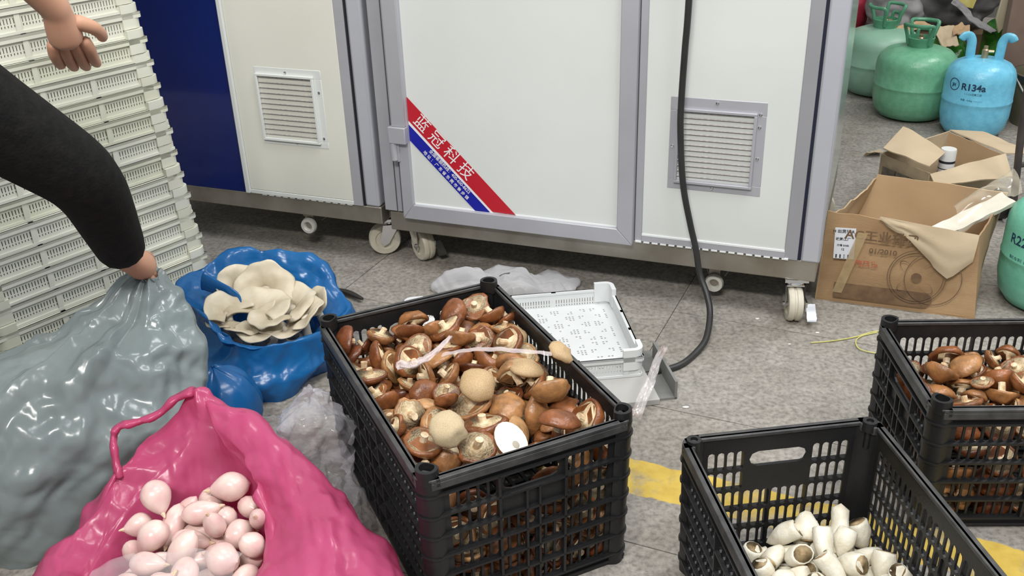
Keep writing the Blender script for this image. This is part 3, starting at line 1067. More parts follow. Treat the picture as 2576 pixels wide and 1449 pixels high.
# ------------------------------------------------------------------ heaps: settled positions (variant, size, place, quaternion)
PILES = {
    'mid': (
        (6, 260, -104, 2082, 2431, 729, -63, 60, -679),
        (5, 260, 666, -2485, 283, 720, -30, -225, -655),
        (1, 290, -1215, 276, 2373, 13, -853, 518, 60),
        (2, 225, -256, -536, 2425, 939, 87, -245, 226),
        (5, 260, 1427, 1698, 2399, 823, -176, -121, -526),
        (0, 340, -44, 285, 2457, 32, 983, 45, 176),
        (1, 340, 1387, -1376, 2453, 967, -256, 11, 2),
        (2, 340, 362, 2394, 2550, 861, 54, 360, -354),
        (6, 290, 52, 962, 2457, 259, -236, -29, 936),
        (4, 290, -673, -1989, 2408, 118, -797, 591, -32),
        (2, 290, -834, 1553, 2444, 117, 79, -946, 290),
        (1, 360, 1458, -233, 2468, 551, -3, 206, -809),
        (4, 290, 1366, 1210, 2434, 223, 948, -204, -98),
        (0, 270, 514, 88, 2430, 66, 280, -921, -262),
        (5, 270, -1135, -948, 2363, 77, -389, 913, -93),
        (1, 310, 592, -1872, 2381, 88, 303, 949, -9),
        (5, 360, -1384, 925, 2396, 87, -868, -482, 82),
        (6, 340, -740, -2478, 412, 212, 538, -787, 214),
        (2, 340, -857, 1041, 2497, 223, 270, -905, 243),
        (5, 340, -1439, 1582, 2450, 410, -101, -155, -893),
        (3, 290, -1463, -2449, 292, 103, 10, 987, 126),
        (4, 270, 600, -906, 2429, 220, -857, -418, -204),
        (6, 340, 147, -1201, 2491, 821, -7, -212, 530),
        (6, 310, 653, 1880, 2490, 152, -349, -924, 23),
        (2, 340, -145, -1748, 2463, 233, -849, -463, 106),
        (2, 360, -736, 464, 2522, 181, 261, -18, 948),
        (4, 360, -1465, 2211, 2450, 55, -648, -736, 186),
        (0, 260, 605, -477, 2416, 50, -72, 969, 232),
        (5, 360, 1001, 554, 2445, 988, -108, 107, 7),
        (2, 260, -657, -780, 2450, 608, 225, -137, 749),
        (0, 340, 1508, -2506, 422, 185, -298, 847, -398),
        (6, 310, -791, -1431, 2533, 304, -278, 839, 355),
        (2, 225, -1550, -188, 2383, 41, -866, 498, -12),
        (1, 310, -627, 2280, 2435, 297, -122, 63, -945),
        (3, 340, 754, 1228, 2471, 556, -229, 35, -798),
        (5, 225, -1349, -1911, 2345, 91, -814, 573, -30),
        (4, 310, 1452, -1897, 2510, 834, 217, -226, 454),
        (3, 270, 171, 1614, 2379, 20, -83, -996, 3),
        (3, 225, -297, -2515, 282, 973, -51, -221, -32),
        (0, 360, 1501, 2367, 2582, 882, 141, -448, -17),
        (2, 340, -1453, 1736, 2786, 236, 40, -970, 40),
        (6, 270, -1094, -1686, 2585, 330, -86, -730, 592),
        (6, 310, -1117, 2470, 2620, 249, 518, -800, 175),
        (6, 225, -1627, -2241, 2088, 210, -754, 324, -532),
        (3, 290, -702, 253, 2880, 716, 405, 297, -484),
        (1, 310, 1036, -2281, 422, 250, -228, -627, -702),
        (6, 225, -423, -1250, 2439, 383, 778, -482, -125),
        (5, 310, 1491, 676, 2417, 148, 281, -947, -54),
        (5, 260, -820, 799, 2846, 230, -56, -971, 46),
        (6, 260, -558, 1848, 2536, 540, -266, 501, 622),
        (2, 225, -403, 816, 2454, 16, -911, -108, 397),
        (0, 290, -1366, 1165, 2747, 458, -98, -31, 883),
        (1, 360, -638, -198, 2477, 713, -55, 170, 678),
        (4, 340, 499, 619, 2494, 355, 830, 336, 268),
        (1, 270, -327, 178, 2632, 464, 136, 869, 109),
        (5, 290, 979, -2607, 559, 73, -396, 588, 701),
        (1, 310, 892, -157, 2530, 781, 613, 66, -94),
        (5, 310, 1388, 2349, 2920, 233, -536, 796, -157),
        (0, 225, -1084, -308, 2411, 679, -165, -181, -692),
        (2, 270, 114, 1967, 2705, 950, 240, 58, -192),
        (1, 360, 49, -2464, 483, 733, -144, -661, 63),
        (4, 225, 894, -1498, 2420, 171, -99, 269, 943),
        (0, 260, -303, -856, 2570, 45, -319, -941, -101),
        (0, 310, 969, -2040, 2610, 448, 232, -686, -525),
        (0, 260, 842, -2346, 1749, 179, -51, -846, 499),
        (1, 340, -872, -2285, 2098, 470, -288, 539, 637),
        (3, 225, -188, 2529, 2394, 204, 956, 77, -195),
        (3, 310, -1241, -6, 2604, 34, -989, -145, -22),
        (1, 360, 1066, -656, 2565, 827, 104, -171, 526),
        (4, 310, -319, -2439, 665, 147, 948, 262, -103),
        (0, 360, 924, 2522, 2599, 388, -847, 160, 325),
        (0, 360, 1452, 1064, 2876, 917, 315, 100, 222),
        (5, 310, -1326, -1212, 2546, 434, -372, -264, 777),
        (0, 360, 1538, 1782, 2797, 121, 829, 232, 495),
        (1, 360, -667, 2498, 2739, 161, 900, 86, -396),
        (2, 360, 6, -2482, 1862, 60, -449, -775, 441),
        (3, 260, 1502, -823, 2374, 16, 449, -893, 13),
        (1, 340, 1491, -1136, 2682, 846, -34, -195, -495),
        (3, 340, 1008, 1480, 2706, 577, -67, -42, -813),
        (5, 310, -1470, -2535, 638, 15, -93, -325, 941),
        (6, 360, 894, 818, 2795, 435, 505, -733, -136),
        (6, 270, 642, 158, 2831, 512, -752, -415, -18),
        (5, 290, -1617, -1409, 2236, 634, -197, 725, -183),
        (0, 260, -1073, -2439, 1601, 522, 50, 834, 170),
        (4, 310, 1573, 558, 2885, 384, -694, 595, -130),
        (1, 360, -395, 1923, 2915, 658, -40, 159, -735),
        (6, 310, 1299, 2500, 3273, 29, -517, -817, -256),
        (3, 260, -1533, -185, 2803, 27, -34, 996, 80),
        (4, 225, -1544, -2625, 878, 593, -746, 301, -31),
        (0, 340, -203, 2460, 2815, 480, -154, 383, -774),
        (6, 260, 713, -484, 2757, 185, -240, 952, -47),
        (6, 260, 564, -2576, 1959, 34, 433, 705, -560),
        (2, 260, -393, 2, 2911, 217, -802, -545, -112),
        (6, 360, 941, -1191, 2698, 93, -356, 613, -700),
        (3, 270, 147, -616, 2468, 323, 714, -590, -194),
        (4, 340, -1418, -605, 2508, 136, -925, -261, -241),
        (4, 310, -832, -127, 2849, 601, -18, 357, 715),
        (4, 360, -542, -1825, 2795, 65, 105, 980, 157),
        (0, 360, -1024, 1948, 2944, 108, 713, -375, -582),
        (4, 340, 1468, -2515, 1784, 459, -882, -91, -44),
        (5, 260, 348, -2415, 309, 77, -931, 148, -325),
        (5, 270, 443, 2575, 2892, 133, -149, -855, 478),
        (0, 260, -1344, -2598, 1886, 324, -504, 572, 561),
        (3, 260, 1602, -543, 2664, 122, -914, 75, -380),
        (2, 225, -1148, 2565, 2959, 411, 683, 601, 64),
        (0, 260, -280, 1399, 2433, 949, 38, -258, -175),
        (0, 360, -878, -839, 2805, 182, -921, 201, 280),
        (5, 340, -483, 712, 2992, 371, 581, 410, 596),
        (2, 310, 1131, 1627, 3050, 797, 135, -104, 579),
        (0, 290, -1577, -1033, 2728, 109, 408, 96, -901),
        (5, 270, 157, 1739, 2850, 389, -783, -450, -183),
        (0, 290, -843, 2416, 3192, 96, 963, -166, -190),
        (4, 270, 1030, 1992, 2656, 290, 845, -424, -146),
        (2, 260, -1386, 567, 2634, 936, 209, -147, -244),
        (6, 270, 1450, -882, 2925, 360, 227, -203, -882),
        (6, 225, 1583, 268, 2611, 182, 44, 974, -128),
        (5, 360, -924, -2441, 813, 130, -111, -305, -937),
        (4, 290, 237, -159, 2682, 412, 50, -116, 902),
        (3, 270, 565, -2329, 2147, 383, 664, 540, -346),
        (6, 360, 546, -2413, 767, 442, -892, 44, 78),
        (3, 270, 588, -2564, 1294, 813, -319, 346, 343),
        (3, 340, -1366, -1450, 2971, 68, -992, -107, 24),
        (0, 260, 1495, -93, 2833, 48, -587, 634, 501),
        (5, 340, 8, 1384, 2775, 697, 274, -246, 615),
        (6, 270, 896, 1295, 3169, 465, -558, 665, 170),
        (2, 260, -1513, -2387, 1728, 89, -129, 325, -933),
        (3, 310, -937, 1482, 2957, 244, 260, -784, -509),
        (6, 260, 1254, -2395, 827, 274, -514, -812, -35),
        (1, 260, -256, -221, 2635, 916, -342, 207, 34),
        (3, 260, -1392, -2406, 1008, 211, 343, -901, 159),
        (0, 290, -303, 1638, 3108, 118, 151, 922, 336),
        (5, 340, 1591, -2482, 1036, 660, 123, 697, -251),
        (3, 340, -118, 537, 2941, 277, 895, 132, 323),
        (4, 225, 282, -539, 2786, 232, 201, 118, -944),
        (6, 260, -1525, -2405, 1335, 844, -198, -126, 482),
        (4, 260, 263, 227, 2863, 356, 99, 844, -389),
        (3, 225, -558, -503, 3101, 417, 740, -481, 216),
        (4, 310, 1499, 1961, 3265, 361, 919, 150, 48),
        (3, 225, 129, 616, 2705, 158, 800, 578, 9),
        (4, 290, -364, 2272, 3228, 879, 74, 299, 363),
        (1, 340, 73, -2477, 1378, 182, -498, -786, 318),
        (2, 290, 922, 2245, 2996, 453, 5, 59, 890),
        (0, 360, 1120, -2507, 2300, 393, 746, -131, 522),
        (3, 270, 546, -2402, 1528, 172, 294, -914, 221),
        (0, 310, -1549, -1710, 2648, 87, 914, 137, -371),
        (4, 310, 118, 2216, 3045, 624, 92, 55, -774),
        (5, 225, 1033, -1578, 2666, 592, -145, 67, 790),
        (2, 360, -444, -2476, 1199, 194, 267, 283, -900),
        (2, 225, 563, 1436, 2880, 27, 261, 308, -914),
        (2, 340, -675, 1217, 3087, 212, 134, -847, -468),
        (2, 340, 1293, 727, 3208, 366, 7, 929, 51),
        (4, 340, -1277, -463, 2979, 389, -694, -585, -162),
        (3, 340, 453, -951, 2894, 926, 100, 19, -365),
        (1, 340, -1499, 215, 2930, 423, 597, 588, -345),
        (4, 225, -292, 1058, 2619, 221, 973, -46, -47),
        (5, 360, 345, -1613, 2703, 270, 523, -226, 776),
        (6, 360, -161, -1306, 2852, 140, 893, 428, -4),
        (1, 360, -1552, 2384, 2912, 890, -25, -448, -88),
        (2, 225, 1165, 148, 2635, 117, -338, 934, 4),
        (0, 260, -1524, 726, 2877, 154, 148, 976, -45),
        (6, 360, 1482, -2120, 2896, 101, -831, 365, -407),
        (3, 340, -620, -2566, 1894, 173, -471, 585, 637),
        (2, 310, 371, 1042, 2863, 443, 835, -94, 312),
        (5, 360, 1250, -2442, 1278, 394, -774, 443, -224),
        (5, 310, -1315, -2392, 2291, 547, 681, 474, 112),
        (2, 340, 928, -261, 3160, 843, -481, 203, 129),
        (1, 270, 312, -2626, 964, 505, -855, 117, 1),
        (4, 340, -151, 1080, 3070, 269, -220, 222, 911),
        (3, 290, -1046, -2482, 1218, 22, 395, -916, 69),
        (0, 310, 1549, -2462, 2416, 212, 844, -242, -429),
        (6, 340, 387, 1799, 3298, 244, 729, 629, 119),
        (4, 270, -727, -2415, 1469, 154, -846, 504, -81),
        (6, 310, -69, 2564, 3314, 187, -161, -397, -884),
        (1, 260, 1516, 1466, 3190, 18, -324, -943, 72),
        (3, 310, 1195, -614, 2949, 175, 865, -252, 397),
        (4, 225, -453, 1441, 2652, 582, 453, 580, 346),
        (2, 340, 1131, 266, 3040, 3, -147, -434, -889),
        (2, 340, 722, 2295, 3376, 917, 153, -364, -50),
        (0, 260, 432, 605, 2934, 354, 900, -240, -89),
        (0, 270, 256, 1430, 3084, 108, 777, -619, 23),
        (5, 270, -16, -2440, 1000, 56, 763, 15, 643),
        (0, 360, -91, -592, 2904, 116, 681, 703, 169),
        (0, 225, 898, -2410, 1273, 415, -664, 452, -428),
        (0, 310, -1595, 2425, 3303, 831, 33, -523, -187),
        (0, 290, -1473, 1120, 3059, 57, 519, -852, 43),
        (6, 225, -1621, -836, 3050, 289, 680, 491, 462),
    ),
    'third': (
        (4, 270, -1215, 537, 1646, 155, 616, -764, 117),
        (1, 235, -220, 722, 1645, 904, -136, -251, -317),
        (1, 270, -264, -1252, 1608, 139, -359, 922, 42),
        (5, 270, -439, -2220, 314, 16, -517, 779, -355),
        (0, 290, 223, 593, 1683, 138, -828, -523, 147),
        (4, 235, 712, -442, 1628, 183, 347, -918, 63),
        (5, 290, 1223, -404, 250, 27, 17, 993, -116),
        (5, 290, -808, -1575, 1623, 109, 661, 742, -16),
        (0, 320, -1022, -448, 1721, 631, 24, 126, -765),
        (6, 320, 1195, -1963, 394, 127, 932, 89, -326),
        (5, 290, 95, -2225, 335, 189, 409, -830, 328),
        (4, 290, -902, 121, 1652, 14, -942, 327, -79),
        (2, 290, 330, -742, 1695, 156, 313, -894, 281),
        (1, 235, -451, -642, 1634, 557, -135, 26, -819),
        (2, 290, 484, 4, 1716, 960, -19, -238, 150),
        (3, 290, -845, -2200, 496, 601, -719, 236, -255),
        (6, 320, 1235, -1019, 397, 92, 325, -117, 934),
        (3, 340, 315, -1267, 1706, 812, -99, -15, 575),
        (3, 290, -303, -74, 1628, 22, -506, -862, -4),
        (1, 320, 1225, 107, 314, 177, 830, 505, 154),
        (4, 235, 1248, -1956, 791, 993, -110, -19, 48),
        (4, 290, -1284, -1882, 1684, 253, -505, -795, 221),
        (6, 270, -1059, 385, 1974, 326, -88, -92, 937),
        (4, 270, 1222, 679, 329, 349, -648, 621, 268),
        (5, 320, 1231, -244, 934, 768, -300, 204, -528),
        (4, 340, 722, 508, 1775, 125, -785, -235, 560),
        (3, 340, -244, -1706, 1877, 623, 127, -263, -726),
        (3, 270, -441, 931, 1699, 71, 182, -183, -964),
        (4, 235, -125, -779, 1623, 73, -800, -569, 175),
        (5, 290, 60, -188, 1833, 850, 222, 112, -465),
        (6, 340, 732, -2147, 1761, 230, 198, 898, -318),
        (2, 340, -462, -410, 1977, 103, -787, 243, -558),
        (4, 290, -223, -2182, 1647, 356, -130, 232, -896),
        (1, 340, -1203, 953, 1765, 551, -370, -121, -738),
        (4, 340, 2, -599, 1954, 52, 957, -124, 256),
        (1, 320, -1165, -1137, 1628, 6, 912, -411, -17),
        (4, 340, 1243, 327, 732, 737, -281, 286, -544),
        (2, 320, -918, -873, 1882, 12, 192, 974, 122),
        (1, 290, 765, -1572, 1709, 692, 373, 241, 569),
        (1, 320, 1284, -1541, 559, 491, -624, -37, -607),
        (5, 340, -503, -1130, 1854, 517, 269, -327, -744),
        (5, 340, -62, 295, 1846, 454, 56, 654, 603),
        (5, 320, -1045, -1504, 1888, 781, -112, -85, 608),
        (2, 320, 1215, -1000, 1317, 76, 850, -337, -398),
        (2, 320, 543, 1016, 1826, 628, -467, 462, 417),
        (2, 340, -655, -1105, 2239, 814, 173, -201, 516),
        (6, 235, 1241, 1015, 342, 50, 11, -908, -415),
        (3, 320, 245, -1821, 1779, 102, 333, -802, 486),
        (5, 270, 278, -2200, 680, 323, -799, -507, -27),
        (6, 270, -836, 8, 2017, 107, 201, -932, -283),
        (2, 235, -31, -1069, 1921, 197, -381, 146, 891),
        (0, 290, -1147, 898, 2120, 187, 528, -808, 181),
        (1, 290, -1315, -708, 1953, 412, -354, 760, -356),
        (4, 270, -90, -233, 2139, 244, 675, 648, -253),
        (1, 270, -1250, -2210, 346, 245, -860, -285, -344),
        (2, 235, -1313, 61, 2121, 587, -483, -66, 647),
        (3, 320, 1240, -1764, 1073, 18, 937, 35, 346),
        (0, 270, 1208, -295, 565, 193, 308, -923, -130),
        (5, 320, 871, -2296, 586, 535, 600, 337, -490),
        (2, 340, -597, 941, 2050, 750, -143, -470, -442),
        (3, 320, 753, -946, 1760, 174, 801, -383, -426),
        (3, 290, 454, -2151, 2133, 630, -556, -101, 533),
        (3, 320, -668, -2128, 1777, 652, 319, 688, 8),
        (1, 235, -763, 556, 1632, 239, -91, -961, 102),
        (5, 235, -128, -953, 2156, 64, -953, -288, -75),
        (2, 320, 1257, -42, 1311, 763, 237, 386, 462),
        (1, 235, -1150, -2241, 637, 246, -138, 914, 290),
        (2, 290, -412, 211, 2033, 514, -669, -246, -477),
        (1, 235, 582, -2200, 274, 506, 3, 263, -821),
        (6, 320, -472, -1649, 2186, 49, 693, -613, 377),
        (0, 235, -1219, -286, 2010, 280, 803, 463, -249),
        (5, 235, 357, -433, 1858, 709, -639, 266, 132),
        (5, 235, -589, 549, 1848, 114, -464, -654, 587),
        (1, 340, 290, 376, 2029, 887, 125, 380, 232),
        (1, 340, 1230, 851, 785, 322, 169, 471, 804),
        (3, 340, -1241, -1225, 2118, 670, 234, -399, -582),
        (5, 320, 1219, -1525, 1579, 166, -6, 983, 83),
        (6, 290, 506, -1486, 2065, 225, -748, 610, -134),
        (0, 320, 1237, -1011, 869, 259, 392, -66, 880),
        (5, 270, -209, 652, 1975, 573, 413, 656, -265),
        (2, 270, 1215, 919, 1163, 335, 539, -768, 92),
        (5, 340, -34, -2222, 1957, 370, 427, -331, 756),
    ),
    'sec': (
        (4, 300, -184, -1284, 264, 530, 438, 670, -280),
        (2, 330, -255, -377, 280, 3, -694, 139, 707),
        (3, 330, 826, -477, 301, 537, 784, 243, 194),
        (4, 360, 861, -1678, 315, 588, 364, 581, -429),
        (2, 300, 962, -1172, 268, 18, -698, 111, 707),
        (3, 330, 1085, -705, 401, 894, -316, -185, 257),
        (4, 360, -54, -1831, 287, 7, -796, -89, 599),
        (3, 360, 250, -979, 320, 583, -191, 776, 145),
        (3, 300, 1300, -474, 335, 5, 226, 953, -204),
        (1, 360, -733, -1014, 477, 234, 202, -252, -917),
        (2, 360, 1065, -1028, 558, 600, 198, 710, 311),
        (2, 330, -546, -1541, 379, 552, -103, -813, -157),
        (4, 300, -711, -1848, 362, 301, -404, -847, 171),
        (2, 330, 1281, -1637, 394, 495, 692, 482, -208),
        (1, 360, 1074, -207, 322, 118, 171, 718, -665),
        (0, 330, -600, -59, 301, 585, -94, -798, 110),
        (3, 330, 127, -89, 317, 128, 808, -179, -546),
        (1, 360, 1228, -1159, 846, 328, 714, -616, 57),
        (3, 300, -39, -1830, 638, 33, 675, 427, -601),
        (2, 300, 821, -543, 611, 512, 520, -624, 279),
        (2, 330, 289, -545, 411, 151, 256, 856, 422),
        (2, 330, 296, -1518, 554, 961, 214, -131, -118),
        (2, 330, 1038, -767, 743, 301, 627, -103, -711),
        (2, 360, 870, -1447, 719, 356, 536, 217, 734),
        (4, 300, -9, -1416, 446, 408, 355, 841, -5),
        (0, 360, 469, -1773, 451, 137, 95, 972, 166),
        (3, 330, 475, -960, 654, 105, -498, -568, -647),
        (1, 360, 654, -1051, 956, 195, 119, -852, -472),
        (1, 300, 796, -1850, 564, 57, 887, 293, -354),
        (3, 330, 587, -176, 441, 333, 295, 528, -723),
        (2, 300, 6, -252, 578, 592, 537, 291, 526),
        (4, 330, -296, -1696, 756, 517, -377, 759, 125),
        (3, 330, 453, -488, 729, 557, 237, -438, -665),
        (4, 330, 152, -1260, 673, 210, -842, 425, -258),
        (0, 330, -611, -680, 302, 477, 831, 48, 282),
        (4, 330, 542, -1672, 886, 107, 324, -779, -526),
        (2, 330, 1172, -1835, 781, 385, -376, 809, -238),
        (1, 330, -621, -741, 617, 162, 939, 215, 216),
        (1, 330, -625, -1334, 617, 698, -87, 707, -80),
        (1, 330, 812, -536, 904, 141, 812, 406, -396),
        (0, 300, -267, -742, 354, 156, 643, 670, -338),
        (3, 330, -500, -1045, 727, 317, -407, -430, 741),
        (3, 360, 1304, -174, 698, 169, 903, -347, 187),
        (3, 360, -40, -589, 778, 335, -942, -25, 13),
        (1, 330, -112, -997, 570, 70, 103, -895, 429),
        (4, 330, 1338, -1645, 944, 155, -564, 793, -171),
        (3, 330, -354, -428, 726, 496, -670, 14, -552),
        (2, 300, 455, -64, 720, 68, -772, 60, 629),
        (0, 300, -623, -1616, 750, 764, -279, 545, 202),
        (1, 330, -738, -244, 522, 63, 916, -378, -116),
        (0, 360, 331, -1218, 965, 218, -177, 890, -358),
        (4, 360, -92, -51, 805, 356, -752, -511, 214),
    ),
    'pink': (
        (0, 360, -413, -165, 258, 376, -714, 52, 589),
        (1, 360, -452, 284, 293, 523, -457, 684, 224),
        (3, 420, -20, 293, 348, 363, 361, -247, -823),
        (0, 420, 172, -150, 269, 663, -441, 598, 96),
        (1, 420, 252, 664, 422, 342, 77, -936, 18),
        (1, 450, -320, -639, 444, 261, 706, -370, 544),
        (2, 380, 179, -299, 618, 642, 708, 259, -140),
        (1, 380, -253, 661, 416, 548, 597, -556, -187),
        (0, 360, -694, -296, 512, 424, -645, -247, -585),
        (3, 450, 545, -613, 672, 396, -804, 265, 355),
        (2, 450, -396, 904, 793, 249, -109, -937, 222),
        (1, 450, 341, 258, 684, 149, -825, 515, -181),
        (2, 360, -822, 254, 446, 565, 376, -613, 404),
        (1, 450, 598, -90, 475, 230, 395, -100, -884),
        (0, 360, 124, -697, 370, 820, 430, -350, 146),
        (3, 380, -224, -30, 582, 543, -677, 212, 449),
        (3, 450, 111, -904, 814, 753, -23, 654, -65),
        (1, 360, 906, 34, 738, 644, -365, -672, 3),
        (2, 380, 212, -94, 961, 698, 27, 690, 187),
        (2, 450, -745, 37, 727, 697, 541, -347, -317),
        (0, 360, -992, 247, 908, 212, -785, 568, 128),
        (2, 450, -616, -797, 842, 820, -135, -544, -118),
        (1, 360, 658, 606, 644, 244, -394, -865, -193),
        (2, 360, 419, -308, 858, 492, 60, 803, 333),
        (0, 420, -793, -368, 906, 42, -781, 57, -621),
        (0, 360, 936, -441, 926, 335, -21, -608, 719),
        (3, 420, -703, 569, 799, 65, -738, 455, -493),
        (1, 420, 732, 271, 1025, 523, -760, 362, -136),
        (0, 450, -93, 512, 831, 274, -457, -593, 603),
        (1, 360, -964, 477, 1227, 321, -289, -572, 697),
        (3, 360, 1034, -73, 1142, 11, 851, 451, 270),
        (0, 360, -406, -81, 962, 604, 37, 791, 91),
        (1, 360, -98, -472, 818, 620, 256, -719, 182),
        (2, 450, 453, -738, 1106, 349, 373, -680, -526),
        (2, 420, -434, 508, 1102, 523, 846, -102, -16),
        (1, 360, 412, 633, 1015, 617, -769, -108, -128),
        (1, 450, -249, -712, 1158, 5, -81, -994, 71),
        (0, 380, -39, 192, 1079, 47, 729, -27, 683),
        (0, 360, 760, 743, 1062, 7, 489, -695, -527),
        (3, 380, 100, 941, 1083, 667, 706, -82, 224),
        (3, 420, -728, -747, 1353, 105, 56, 208, -971),
        (3, 450, 581, -291, 1215, 612, -80, -750, -236),
        (3, 450, 454, 879, 1395, 585, -204, -660, 425),
        (2, 380, 1051, 285, 1289, 574, 280, -259, 725),
        (0, 380, -549, -296, 1271, 140, 662, -49, 735),
        (1, 450, -640, 166, 1296, 157, 939, 87, -294),
        (0, 420, 165, -694, 1384, 517, 710, -315, 360),
        (0, 360, 359, 233, 1348, 296, 90, 166, -936),
        (0, 420, -70, -144, 1307, 54, -697, -610, 372),
        (1, 450, -134, -1014, 1593, 253, 276, 496, 783),
        (1, 450, -695, 743, 1490, 335, 849, -213, 349),
        (0, 380, 59, 550, 1294, 251, -643, 90, -718),
    ),
}



def heap(key):
    return [(r[0], r[1] / 1e4, Vector(r[2:5]) / 1e4, [c / 1000 for c in r[5:9]]) for r in PILES[key]]


def place(name, parts, M, p, q, s, label, cat, group):
    from mathutils import Quaternion
    o = link(name, None)
    o.empty_display_size = .3
    o.rotation_mode = 'QUATERNION'
    o.location = M @ p
    o.rotation_quaternion = M.to_quaternion() @ Quaternion(q)
    o.scale = (s, s, s)
    tag(o, label, cat, group)
    for n, me in parts:
        link(n, me, o)
    return o


MUSH = mushroom_meshes()
SHOOT = shoot_meshes()
BULB = bulb_meshes()
M1, M2, M3 = crate_matrix(CR1), crate_matrix(CR2), crate_matrix(CR3)
for k, s, p, q in heap('mid'):
    me = MUSH[k]
    place('shiitake_mushroom', zip(('cap', 'gills', 'stem'), me), M1, p - Vector((0, 0, .012 + .03 * (p.y + .28) / .56)), q, s, 'brown shiitake mushroom in the heap filling the middle crate', 'mushroom', 'mushrooms heaped in the middle crate')
for k, s, p, q in heap('third'):
    me = MUSH[k]
    place('shiitake_mushroom', zip(('cap', 'gills', 'stem'), me), M3, p, q, s, 'brown shiitake mushroom in the heap in the crate beside the cardboard box', 'mushroom', 'mushrooms in the crate beside the cardboard box')
for k, s, p, q in heap('sec'):
    place('white_shoot', zip(('body', 'cut_end'), SHOOT[k]), M2, p + Vector((.012, .205, 0)), q, s, 'peeled white shoot lying in the nearly empty crate', 'shoot', 'white shoots in the nearly empty crate')


def single(M, k, s, rot, loc, label, capm=None):
    from mathutils import Euler
    o = place('shiitake_mushroom', zip(('cap', 'gills', 'stem'), MUSH[k]), M, loc, Euler(rot).to_quaternion(), s, label, 'mushroom', None)
    if capm:
        c = o.children[0]
        c.material_slots[0].link = 'OBJECT'
        c.material_slots[0].material = capm
    return o


I4 = Matrix.Identity(4)
PALE = mat('pale_tan_cap', (.42, .27, .13), (.58, .42, .24), rough=.45, scale=22, bump=.3, bscale=70)
OLIVE = mat('cracked_beige_cap', (.5, .38, .22), (.62, .5, .33), rough=.55, scale=24, bump=.4, bscale=60)
single(I4, 1, .026, (.3, .5, 0), fl(1411, 884, .333), 'small tan mushroom perched on the long right rim of the middle crate', PALE)
single(I4, 2, .034, (.5, -.1, 1), fl(1205, 968, .312), 'big pale tan lumpy cap in the centre of the mushroom heap', PALE)
single(I4, 0, .032, (.35, .1, 2), fl(1325, 925, .304), 'smooth pale tan cap right beside the clear plastic strip', PALE)
single(I4, 4, .034, (.75, .15, .4), fl(1132, 1078, .318), 'beige knobbly cap with two small dark holes near the front of the heap', OLIVE)
single(I4, 3, .036, (.35, .2, 2.2), fl(1408, 1055, .32), 'largest round brown cap near the front right corner of the heap')
single(I4, 2, .034, (2.3, .3, .5), fl(1383, 985, .31), 'upturned brown mushroom with cream gills and a thick stem, centre right of the heap')
single(I4, 0, .031, (2.45, .1, 0), fl(1157, 850, .29), 'upturned mushroom with pale open gills just behind the plastic strip')
single(I4, 5, .034, (2.3, .35, .3), fl(1030, 838, .29), 'upturned mushroom with a scaly pale rim near the left back of the heap')
single(I4, 3, .031, (2.2, -.2, .2), fl(1090, 832, .285), 'dark mushroom showing a cream underside beside the scaly one at the back')
single(I4, 1, .032, (2.35, .2, 1), fl(1278, 803, .278), 'dark red-brown cap with torn cream middle near the back right of the heap')
single(I4, 6, .030, (.25, 0, 0), fl(1290, 848, .285), 'egg-shaped tan cap near the back right of the heap', PALE)
# halved cap: flat white cut face towards the camera
hv = empty('halved_mushroom', fl(1286, 1108, .315), 0, 'halved mushroom showing its flat white cut face with a grey spot', 'mushroom')
hv.rotation_euler = (.5, .1, .5)
hv.scale = (.9, .85, .9)
hp = [(.030 * math.cos(a) * (1 + .25 * math.sin(a)), .042 * math.sin(a)) for a in [2 * math.pi * k / 20 for k in range(20)]]
MB().lathe([(.02, -.016), (.95, -.012), (1.0, .0)], 20, Matrix.Diagonal((.031, .043, 1, 1))).build('cap', mat('halved_cap_skin', (.2, .08, .03), (.3, .14, .06), rough=.5), hv)
MB().lathe([(.985, .0003), (.5, .002), (0, .0022)], 20, Matrix.Diagonal((.031, .043, 1, 1))).build('cut_face', mat('white_flesh', (.74, .68, .56), (.82, .77, .66), rough=.6, scale=30), hv)
MB().lathe([(.007, .0024), (.006, .0032), (0, .0034)], 10, Matrix.Translation((.004, -.012, 0)) @ Matrix.Diagonal((1, 1.25, 1, 1))).build('grey_spot', mat('grey_spot', (.36, .32, .26), rough=.7), hv)
# tall shoots on top of the few
from mathutils import Quaternion


def shoot_at(px, py, z, k, s, rot, label):
    from mathutils import Euler
    place('white_shoot', zip(('body', 'cut_end'), SHOOT[k]), I4, fl(px, py, z), Euler(rot).to_quaternion(), s, label, 'shoot', None)


shoot_at(2113, 1330, .10, 2, .036, (-.75, .35, .1), 'longest white shoot, propped up steeply on top of the others')
shoot_at(2030, 1322, .095, 3, .038, (-.85, .3, .2), 'stout flat-topped white shoot leaning on the back of the pile')
shoot_at(2075, 1380, .10, 0, .038, (2.2, .5, .3), 'white shoot turning its brown hollow end to the camera')

FILM = mat('clear_film', (.8, .8, .82), rough=.07, alpha=.05, edge=.35, spec=1.0, bump=.1, bscale=40)
FILMP = mat('pinkish_clear_strip', (.72, .62, .62), rough=.2, alpha=.38, edge=.35, spec=.8)


def ribbon(name, pts, wid, m, up=(0, 0, 1), wav=0.0, seg=40, t=0.0):
    P = cr([tuple(p) for p in pts], seg, False)
    G = []
    for i in range(seg):
        tg = Vector(P[min(i + 1, seg - 1)] - P[max(i - 1, 0)]).normalized()
        sd_ = tg.cross(Vector(up)).normalized()
        w = wid[0] + (wid[1] - wid[0]) * i / (seg - 1) if hasattr(wid, '__len__') else wid
        row = []
        for k in range(7):
            f = k / 6 - .5
            row.append(tuple(Vector(P[i]) + sd_ * w * f + Vector(up) * (wav * noise.noise(Vector((i * .25, k * .7, 3))) + .25 * w * (.25 - f * f))))
        G.append(row)
    return MB().grid(np.array(G), t).build(name, m, smooth='full', fix=False)


